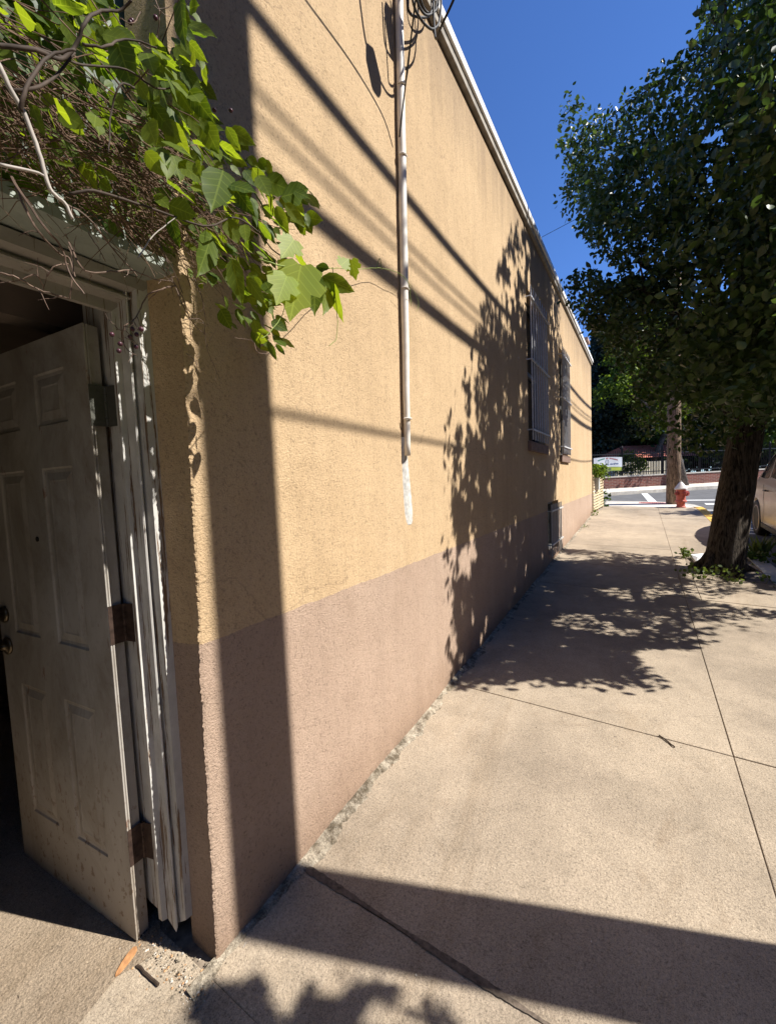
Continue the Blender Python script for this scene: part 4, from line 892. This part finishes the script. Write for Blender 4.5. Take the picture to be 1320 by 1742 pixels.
# white folded paper by the trunk
lit = empty('paper_sack', (.62, 6.9, gz(.62, 6.9)), 'crumpled white paper sack lying between weeds and the trunk', 'litter')
q = [ray_g(*p_) for p_ in ((1174,943,.05), (1200,941,.07), (1199,957,.05), (1192,962,.015), (1184,956,.03))]
mb = MB(); cz = Vector((0, 0, -.05)); mb.add([Vector(p) for p in q]+[Vector(p)+cz+Vector((0, .03, 0)) for p in q]+[(Vector(q[0])+Vector(q[2]))/2+Vector((0, 0, .02))], [(0,1,10),(1,2,10),(2,3,10),(3,4,10),(4,0,10)]+[(i, (i+1) % 5, (i+1) % 5+5, i+5) for i in range(5)]+[(9,8,7,6,5)])
mb.build('sack', simple('white_paper', (.75, .75, .76), .8, .05, 10), lit)

bw = empty('brick_wall', fp(0, 0), 'low dark red brick wall with a stone cap across the side street', 'wall')
BR = brick(); ang = math.atan2(FD.y, FD.x)
def fbox(mbx, s0, s1, o0, o1, z0, z1):
    for a in np.arange(s0, s1, 4.0):
        b = min(s1, a+4.0); p = fp(a, 0); e = fp(b, 0); nrm = Vector((FD.y, -FD.x, 0))
        o_ = Vector(p)+nrm*o0+Vector((0, 0, z0)); mbx.obox(o_, Vector(e)-Vector(p), nrm*(o1-o0), (0, 0, z1-z0))
bw.rotation_euler = (0, 0, ang); bpy.context.view_layer.update()
mb = MB(); fbox(mb, -13, 19, -.3, 0, -.2, .50); fixn(mb.build('wall', simple('brick_fill', (.14, .05, .04), .9, .3, 9), bw))
bo = bw.children[0]; bo.data.materials.clear(); bo.data.materials.append(BR)
mb = MB(); fbox(mb, -13, 19, -.33, .03, .50, .56); fixn(mb.build('cap', CURBC, bw))
fe = empty('iron_fence', fp(0, -.15), 'black iron picket fence on top of the low brick wall', 'fence')
mb = MB()
for s_ in np.arange(-6, 19, .125):
    p = Vector(fp(s_, -.15)); mb.box((p.x-.012, p.y-.012, p.z+.56), (p.x+.012, p.y+.012, p.z+1.72)); 
mb.build('pickets', IRON, fe)
mb = MB(); fbox(mb, -6, 19, -.17, -.13, .68, .72); fbox(mb, -6, 19, -.17, -.13, 1.55, 1.59); mb.build('rails', IRON, fe)
for s_ in np.arange(-6, 19.1, 2.3):
    p = Vector(fp(s_+.35, -.15)); mb = MB(); mb.box((p.x-.045, p.y-.045, p.z+.55), (p.x+.045, p.y+.045, p.z+1.85)); mb.lathe((p.x, p.y, p.z+1.85), [(.05, 0), (.02, .07), (.001, .1)], 8); mb.build('post', IRON, fe)
# banner tied to the fence
bn = empty('banner', fp(.7, -.05), 'white and green school banner tied to the black iron fence', 'banner')
b0 = Vector(fp(-.35, -.10)); bd = FD*1.55
BZ0, BZ1 = .78, 1.42
def bp(u, v, o=0): return b0+bd*u+Vector((FD.y, -FD.x, 0))*(.012*math.sin(u*9)+o)+Vector((0, 0, BZ0+(BZ1-BZ0)*v+.03*math.sin(u*3.1)))+Vector((0, 0, gz(b0.x+bd.x*u, b0.y+bd.y*u)-b0.z))
def bstrip(mbx, u0, u1, v0, v1, o, n=10):
    us_ = np.linspace(u0, u1, n); mbx.add([bp(u, v, o) for v in (v0, v1) for u in us_]+[bp(u, v, o-.004) for v in (v0, v1) for u in us_], [(i, i+1, n+i+1, n+i) for i in range(n-1)]+[(2*n+i, 3*n+i, 3*n+i+1, 2*n+i+1) for i in range(n-1)])
mb = MB(); bstrip(mb, 0, 1, .30, 1, .0); mb.build('panel', simple('banner_white', (.50, .53, .58), .6, .05, 4), bn)
mb = MB(); bstrip(mb, 0, 1, 0, .30, .0); mb.build('lower_band', simple('banner_green', (.18, .24, .06), .6, .15, 3), bn)
mb = MB(); bstrip(mb, .62, .98, .06, .24, .002); mb.build('lime_patch', simple('banner_lime', (.33, .38, .05), .6, .1, 3), bn)
mb = MB(); bstrip(mb, .36, .60, .05, .22, .002); mb.build('dark_patch', simple('banner_dark', (.08, .09, .05), .6, .1, 3), bn)
mb = MB()
for k in range(20):
    a0, a1 = k*math.pi/10, (k+1)*math.pi/10
    f = lambda a, r_: bp(.47+r_*math.cos(a)/1.55*1.0, .66+r_*math.sin(a)/.64, .004)
    mb.add([f(a0, .105), f(a1, .105), f(a1, .08), f(a0, .08)], [(0,1,2,3)])
    if k % 4 == 0: mb.add([f(a0, .05), f(a1, .05), f(a1, 0)], [(0,1,2)])
mb.build('emblem', simple('banner_ink', (.04, .06, .12), .6, .1, 3), bn)
LG, LR, LB = simple('banner_letter_green', (.05, .20, .14), .6, .1, 3), simple('banner_letter_red', (.33, .09, .09), .6, .1, 3), simple('banner_letter_blue', (.05, .09, .22), .6, .1, 3); words = {}
for k in range(22):                                    # unreadable lettering: an arched line above, a slanting script line below
    u = .14+.032*k; v = .80+.12*math.sin((k/21)*math.pi); m_ = words.setdefault(0 if k < 8 else 1 if k < 12 else 2, MB())
    if k in (8, 12): continue
    bstrip(m_, u, u+.022, v-.055, v+.035, .004, 2)
for k in range(20):
    u = .22+.032*k; v = .40+.006*k; 
    if k in (7, 10): continue
    bstrip(words.setdefault(3 if k < 7 else 4 if k < 10 else 5, MB()), u, u+.02+.006*(k % 2), v-.05+.02*(k % 3), v+.05+.03*(k % 4 == 0), .004, 2)
for k, m_ in words.items(): m_.build('lettering', (LG, LR, LR, LB, LB, LB)[k], bn)
# yard behind the fence
sh = empty('shed', fp(5, -5), 'pale shed with a low red roof behind the black fence', 'building')
mb = MB(); fbox(mb, 6.9, 10.6, -7.5, -5, -.2, 1.35); fixn(mb.build('wall', simple('pale_render', (.62, .58, .5), .9, .1, 3), sh))
mb = MB(); A0, A1 = Vector(fp(6.5, -4.4)), Vector(fp(11, -4.4)); B0, B1 = Vector(fp(7.0, -6.2)), Vector(fp(10.5, -6.2)); C0, C1 = Vector(fp(6.5, -8)), Vector(fp(11, -8)); z1, z2 = Vector((0,0,1.33)), Vector((0,0,2.1))
mb.add([A0+z1, A1+z1, B1+z2, B0+z2, C0+z1, C1+z1], [(0,1,2,3),(3,2,5,4),(0,3,4),(1,5,2)]); mb.build('roof', simple('red_roof', (.42, .13, .09), .8, .15, 5), sh)
for k in range(5):
    p = Vector(fp(7.1+k*.7, -4.99)); mb = MB(); mb.obox(p+Vector((0,0,.35)), FD*.5, Vector((FD.y, -FD.x, 0))*.03, (0,0,.75)); mb.build('window', DARK, sh)
pf = empty('picket_fence', fp(3, -2.4), 'pale wooden picket fence in the yard behind the black fence', 'fence')
mb = MB()
for s_ in np.arange(1.2, 6.4, .17): p = Vector(fp(s_, -2.4)); mb.obox(p, FD*.11, Vector((FD.y, -FD.x, 0))*.02, (0,0,1.12))
mb.build('pickets', simple('pale_fence_paint', (.62, .55, .42), .8, .15, 6), pf)
mb = MB(); fbox(mb, 1.2, 6.4, -2.45, -2.4, .3, .36); fbox(mb, 1.2, 6.4, -2.45, -2.4, .85, .91); mb.build('rails', CREAM, pf)
for s_, off_, lb_ in ((-1.0, -1.0, 'sunlit shrub behind the fence at the left of the banner'), (3.0, -1.4, 'leafy shrub against the pale picket fence')):
    p = fp(s_, off_); t_ = empty('shrub', p, lb_, 'shrub'); crown(t_, [((p[0], p[1], p[2]+1.1),(.8,.5,.55))], 1500, 40, .11, BLEAF, None, CLUMP, sig=.12)
    m2 = MB(); m2.tube([(p[0], p[1], p[2]-.2), (p[0], p[1], p[2]+1)], [.04, .02], 6); m2.build('stem', BARK2, t_)
for (a, b, wa), (c, d, wb_), lb_ in (((905,412,20),(1200,250,11),'thin overhead wire running from the roof edge up into the street tree'), ((930,532,26),(1150,455,16),'lower thin overhead wire crossing the gap below the street tree'), ((1060,490,24),(1150,463,20),'short span of wire seen just under the lower thin wire')):
    o_ = empty('overhead_wire', W(a, b, wa), lb_, 'wire', 'thin wires over the side street'); mb = MB(); mb.tube([W(a, b, wa), W((a+c)/2, (b+d)/2+3, (wa+wb_)/2), W(c, d, wb_)], .011, 5); mb.build('strand', BLACK, o_)

# unseen houses, then trees, added to block low sky light on the right and behind
for nm_, lb_, x0, x1, y0, y1, h_, c_ in (('sky_block_house', 'brown brick row house added to block sky light across the street, opposite the tan building', 11, 19, -3, 9, 11.2, (.12, .055, .04)), ('sky_block_house', 'grey clad row house added to block sky light across the street behind the viewer', 11, 19, -18, -3.4, 11.6, (.13, .12, .11)), ('sky_block_house', 'tan brick row house added to block sky light across the street beside the parked car', 11.3, 19, 9.4, 15.2, 10.6, (.16, .11, .07)), ('sky_block_house', 'dark brick house added to block sky light on the near side behind the viewer', -9, -1.5, -19, -6.2, 10.5, (.10, .05, .04)), ('sky_block_house', 'red brick house added to block sky light behind the viewer', 0, 11, -34, -26, 11, (.14, .05, .04))):
    g = gz((x0+x1)/2, (y0+y1)/2); t_ = empty(nm_, ((x0+x1)/2, (y0+y1)/2, g), lb_, 'house', 'row houses added outside the picture to block sky light'); mb = MB(); mb.box((x0, y0, g-.8), (x1, y1, g+h_)); mb.build('wall', simple('house_clad', c_, .9, .2, 2), t_)
    mb = MB(); mb.box((x0-.25, y0-.1, g+h_+.002), (x1+.25, y1+.1, g+h_+.35)); mb.build('cornice', COPG, t_)
    for fz in (1.1, 4.2, 7.3):
        for fy in np.arange(y0+1.2, y1-1.5, 2.4):
            xx = x0 if x0 > 0 else x1; sg = -1 if x0 > 0 else 1; mb = MB(); mb.box((min(xx+sg*.03, xx-sg*.1), fy, g+fz), (max(xx+sg*.03, xx-sg*.1), fy+1.0, g+fz+1.6)); mb.build('window', GLASS, t_)
for x, y, lb_ in ((9.9, 2.5, 'street tree added to block sky light across the road before the brown row house'), (9.9, -5, 'street tree added to block sky light across the road before the grey row house'), (1.0, -5.5, 'street tree added to block sky light on the near pavement behind the viewer')):
    far_tree('street_tree', lb_, (x, y, gz(x, y)), 7, [((x, y, 5.0), (2.0, 2.2, 2.0)), ((x+.6, y+.9, 4.2), (1.6, 1.6, 1.2)), ((x-.5, y-1, 4.4), (1.5, 1.6, 1.4))], 6000, 120, .26, MLEAF, sig=.3)  # unseen trees, added to cover part of the sky and dim the ambient light

# ================================================================== PARKED CAR
CX, CY0, CY1 = 1.88, 6.35, 11.15                       # kerb side plane, front (near), rear (far)
car = empty('parked_car', (CX+.9, 8.75, gz(CX+.9, 8.75)-.125), 'champagne beige parked family car at the kerb behind the tree trunk', 'car')
PAINT = simple('champagne_paint', (.44, .36, .28), .28, .04, 2, metal=.35, spec=.5); TRIMB = simple('black_car_trim', (.03, .03, .03), .5, .1, 10)
def cg(y): return gz(CX+.9, y)-.125
st = [  # y, sill z, belt z, roof z, half width low, belt, roof
 (6.35,.42,.62,.66,.66,.62,.5),(6.5,.26,.80,.86,.80,.76,.62),(6.9,.24,.92,.99,.87,.84,.68),(7.5,.24,1.0,1.06,.90,.87,.70),(7.75,.24,1.02,1.15,.90,.88,.70),(8.4,.24,1.05,1.60,.90,.88,.68),(8.8,.24,1.06,1.70,.90,.88,.70),
 (9.6,.24,1.08,1.74,.90,.88,.70),(10.3,.24,1.10,1.70,.90,.88,.67),(10.75,.25,1.12,1.56,.89,.86,.60),(11.0,.30,1.10,1.28,.85,.80,.60),(11.15,.42,.95,1.02,.76,.74,.62)]
cxm = CX+.90; mb = MB(); rings = []
for y, zs_, zb, zr, wl, wb_, wr in st:
    g = cg(y); h = []
    prof_ = [(wl*.80, zs_-.06), (wl*.975, zs_), (wl*1.0, zs_+.16), (wl*.985, zs_+(zb-zs_)*.45), (wl*1.005, zs_+(zb-zs_)*.74), (wb_*.992, zb-.035), (wb_*.955, zb), ((wb_+wr)/2*.985, (zb+zr)/2), (wr*1.03, zr-.06), (wr*.82, zr-.005), (0, zr+.02)]
    ring = [(cxm-a, y, g+z) for a, z in prof_]+[(cxm+a, y, g+z) for a, z in prof_[::-1][1:]]
    rings.append(ring)
k_ = len(rings[0]); mb.add([v for r_ in rings for v in r_], [(i*k_+j, i*k_+(j+1) % k_, (i+1)*k_+(j+1) % k_, (i+1)*k_+j) for i in range(len(rings)-1) for j in range(k_)]+[tuple(range(k_)), tuple((len(rings)-1)*k_+j for j in range(k_))[::-1]])
body = fixn(mb.build('body', PAINT, car, smooth=True))
sb = body.modifiers.new('sub', 'SUBSURF'); sb.levels = sb.render_levels = 2
mb = MB()
for wy in (7.35, 10.55):
    g = cg(wy)+.34
    for sx in (-1, 1): mb.lathe(Vector((cxm+sx*.98, wy, g)), [(.395, 0), (.395, .34)], 40, (-sx, 0, 0))
cut = fixn(mb.build('cutter', TRIMB)); bo_ = body.modifiers.new('arch', 'BOOLEAN'); bo_.object = cut; bo_.operation = 'DIFFERENCE'; bo_.solver = 'EXACT'
bpy.context.view_layer.update(); dg = bpy.context.evaluated_depsgraph_get(); nm = bpy.data.meshes.new_from_object(body.evaluated_get(dg)); body.modifiers.clear(); body.data = nm
bpy.data.objects.remove(cut)
nm.polygons.foreach_set('use_smooth', [True]*len(nm.polygons))
RIMM = simple('alloy_rim', (.42, .34, .30), .35, .1, 20, metal=.7)
for wy in (7.35, 10.55):
    for sx in (-1, 1):
        c = Vector((cxm+sx*.893, wy, cg(wy)+.352)); ax = Vector((sx, 0, 0))
        mb = MB(); mb.lathe(c, [(.23, -.20), (.315, -.205), (.345, -.18), (.35, -.03), (.335, -.003), (.30, .005), (.245, -.004)], 40, ax); wh = mb.build('wheel', BLACK, car, smooth=True)
        mb = MB(); mb.lathe(c, [(.245, -.02), (.25, -.003), (.235, .0), (.225, -.02), (.222, -.09)], 40, ax)
        for q_ in range(7):
            a = q_*2*math.pi/7+.2; v = Vector((0, math.cos(a), math.sin(a))); t_ = Vector((0, -math.sin(a), math.cos(a)))
            for s2 in (-1, 1): mb.add([c+v*.03+t_*.012*s2-ax*.02, c+v*.228+t_*(.045*s2+.012)-ax*.012, c+v*.228+t_*(.045*s2-.012)-ax*.012, c+v*.03-t_*.012-ax*.02, c+v*.03+t_*.012*s2-ax*.045, c+v*.228+t_*(.045*s2+.012)-ax*.04, c+v*.228+t_*(.045*s2-.012)-ax*.04, c+v*.03-t_*.012-ax*.045], [(0,1,2,3),(4,7,6,5),(0,4,5,1),(1,5,6,2),(2,6,7,3),(3,7,4,0)])
        mb.lathe(c-ax*.03, [(.05, 0), (.048, .018), (.02, .024)], 16, ax)
        mb.build('rim', RIMM, wh)
        mb = MB(); mb.lathe(c-ax*.11, [(.20, 0), (.20, .012), (.06, .014)], 20, ax); mb.build('brake_disc', TRIMB, wh)
        continue
        mb = MB(); ctr = Vector((cxm+sx*.905, wy, cg(wy)+.345)); ar = [(ctr+Vector((0, math.cos(a)*.405, math.sin(a)*.405))) for a in np.linspace(-.12, math.pi+.12, 26)]
        mb.tube(ar, .018, 6); mb.build('wheel_arch_trim', TRIMB, car, smooth=True)
for sx in (-1, 1):                                     # side glass, door seams, handles, lamps
    def sp(y, t, o=.004):
        import bisect
        i = max(0, min(len(st)-2, bisect.bisect([s[0] for s in st], y)-1)); a, b = st[i], st[i+1]; f = (y-a[0])/(b[0]-a[0]); v = [a[j]+(b[j]-a[j])*f for j in range(7)]
        zb, zr, wb_, wr = v[2], v[3], v[5], v[6]; z = zb+.03+(zr-zb-.14)*t; wd = wb_*.95+(wr*1.03-wb_*.95)*(t*.9+.02)
        return Vector((cxm+sx*(wd+o), y, cg(y)+z))
    for ya, yb in ((8.15, 8.98), (9.05, 9.85), (9.92, 10.55)):
        mb = MB(); yy = np.linspace(ya, yb, 7); t1 = [.0]*7; t2 = [min(1, .25+(y-8.0)*1.3) if ya < 8.5 else (1 if ya < 9.5 else max(.35, 1-(y-9.95)*.75)) for y in yy]
        mb.add([sp(y, 0) for y in yy]+[sp(y, t) for y, t in zip(yy, t2)]+[sp(y, 0, -.03) for y in yy]+[sp(y, t, -.03) for y, t in zip(yy, t2)], [(i, i+1, 8+i, 7+i) for i in range(6)]+[(14+i, 21+i, 22+i, 15+i) for i in range(6)])
        mb.build('side_window', GLASS, car)
    for yh in (8.85, 9.72):
        mb = MB(); xh = cxm+sx*.905; mb.tube([(xh-sx*.01, yh-.09, cg(yh)+.93), (xh+sx*.03, yh-.06, cg(yh)+.935), (xh+sx*.03, yh+.06, cg(yh)+.94), (xh-sx*.01, yh+.09, cg(yh)+.94)], .011, 6); mb.build('door_handle', TRIMB, car)
    for ys2 in (8.1, 9.0, 9.95):
        mb = MB(); mb.tube([(cxm+sx*(.897+.004*math.sin(z*3)), ys2, cg(ys2)+z) for z in np.linspace(.3, 1.03, 8)], .0028, 4); mb.build('door_seam', TRIMB, car)
    mb = MB(); mb.obox((cxm+sx*.885-.012, 7.78, cg(8.9)+.19), (0, 2.35, .09), (.03, 0, 0), (0, 0, .09)); mb.build('sill_trim', TRIMB, car, bevel=.01)
    mb = MB(); mb.lathe((cxm+sx*1.0, 8.2, cg(8.2)+1.12), [(.02, -.09), (.075, -.06), (.085, 0), (.07, .04), (.02, .06)], 14, (0, 1, .2)); mb.build('wing_mirror', PAINT, car, smooth=True)
    mb = MB(); mb.tube([(cxm+sx*.80, 11.0, cg(11)+.80), (cxm+sx*.82, 10.98, cg(11)+1.02)], [.05, .045], 10); mb.build('tail_light', simple('red_lamp_lens', (.35, .03, .02), .25, .1, 4), car, smooth=True)
    mb = MB(); mb.tube([(cxm+sx*.62, 6.47, cg(6.4)+.72), (cxm+sx*.76, 6.62, cg(6.5)+.76)], [.06, .045], 10); mb.build('headlight', simple('clear_lamp_lens', (.6, .6, .6), .2, .05, 4), car, smooth=True)
mb = MB(); mb.add([(cxm-.60, 7.84, cg(8)+1.27), (cxm+.60, 7.84, cg(8)+1.27), (cxm+.54, 8.38, cg(8.3)+1.645), (cxm-.54, 8.38, cg(8.3)+1.645)], [(0,1,2,3)]); mb.build('windscreen', GLASS, car)
mb = MB(); mb.add([(cxm-.52, 10.80, cg(10.8)+1.60), (cxm+.52, 10.80, cg(10.8)+1.60), (cxm+.56, 11.07, cg(11)+1.28), (cxm-.56, 11.07, cg(11)+1.28)], [(3,2,1,0)]); mb.build('rear_window', GLASS, car)

# ================================================================== SMALL THINGS ON THE GROUND
def on_g(px, py): 
    d = ray(px, py); t = -H/(d.z-GY*d.y+GX*d.x); return CAM+d*t
wc = empty('wood_chip', on_g(228, 1640), 'splintered orange-brown wood chip on the ground in front of the open door', 'wood chip')
o1, o2 = on_g(197, 1664), on_g(232, 1622); v = o2-o1; pr = Vector((v.y, -v.x, 0)).normalized()
mb = MB(); ol = [(0, .0), (.12, .006), (.5, .011), (.8, .012), (.97, .009), (1.03, .002), (.98, -.007), (.75, -.011), (.4, -.010), (.1, -.005)]
up_ = Vector((0, 0, .002)); tl = Vector((0, 0, .016))
mb.add([o1+v*a+pr*b*1.1+up_+tl*(a*.9+b*8) for a, b in ol]+[o1+v*a+pr*b*1.1+up_*2.6+tl*(a*.9+b*8)+Vector((0, 0, .003)) for a, b in ol], [tuple(range(10))[::-1], tuple(range(10, 20))]+[(i, (i+1) % 10, 10+(i+1) % 10, 10+i) for i in range(10)])
fixn(mb.build('chip', simple('orange_wood', (.46, .23, .10), .85, .3, 60, bump=.001), wc))
def stick(label, pts, r_, mat=TWIGD, group=None):
    P_ = [on_g(a, b)+Vector((0, 0, r_*1.1)) for a, b in pts]; o_ = empty('twig', P_[0], label, 'twig', group); m2 = MB(); m2.tube(wob(P_, .0006), r_, 6); m2.build('stick', mat, o_)
stick('dark stick lying on the ground right of the wood chip', [(234,1644),(250,1660),(270,1678)], .0045)
stick('short dark twig on the sunlit pavement near the long joint', [(1121,1252),(1132,1260),(1147,1272)], .0035)
stick('thin bent twig at the bottom left of the pavement', [(28,1685),(33,1705),(32,1712)], .0016)
stick('straw-like dry stem by the foot of the stucco corner', [(414,1612),(420,1603)], .0012, TWIGL)
stick('fine straw on the ground inside the doorway', [(36,1604),(41,1578)], .0008)
P = []; mb = MB()
for i in range(1300):
    if i < 700: x = random.uniform(-1.62, WX+.05); y = random.gauss(.615, .030)+.02*(x+1.3)
    elif i < 1200: x = WX+abs(random.gauss(.02, .02)); y = random.uniform(.66, 5)
    else: x = random.uniform(-1.7, .4); y = random.uniform(.25, 3.5)
    if x < -1.11 and y > .68: continue
    s_ = random.choice((.0012, .0016, .0022, .003, .0045 if i < 700 else .002)); g = gz(x, y)
    if i < 900 and abs(y-.615) < .02: g += random.uniform(0, .006)
    c = Vector((x, y, g+s_*.4)); vs2 = [c+Vector(v)*s_*random.uniform(.6, 1.3) for v in ((1,0,0),(0,1,0),(-1,0,0),(0,-1,0),(0,0,.8),(0,0,-.8))]
    mb.mi = random.choice((0, 0, 0, 1, 2)); mb.add(vs2, [(0,1,4),(1,2,4),(2,3,4),(3,0,4),(1,0,5),(2,1,5),(3,2,5),(0,3,5)])
gr = mb.build('gravel', [MORTAR, simple('orange_chips', (.42, .25, .13), .9, .3, 30), simple('pale_chips', (.52, .48, .42), .9, .3, 30)]); gr['kind'] = 'stuff'
tag(gr, 'loose grit and chips along the door threshold and wall foot', 'gravel')
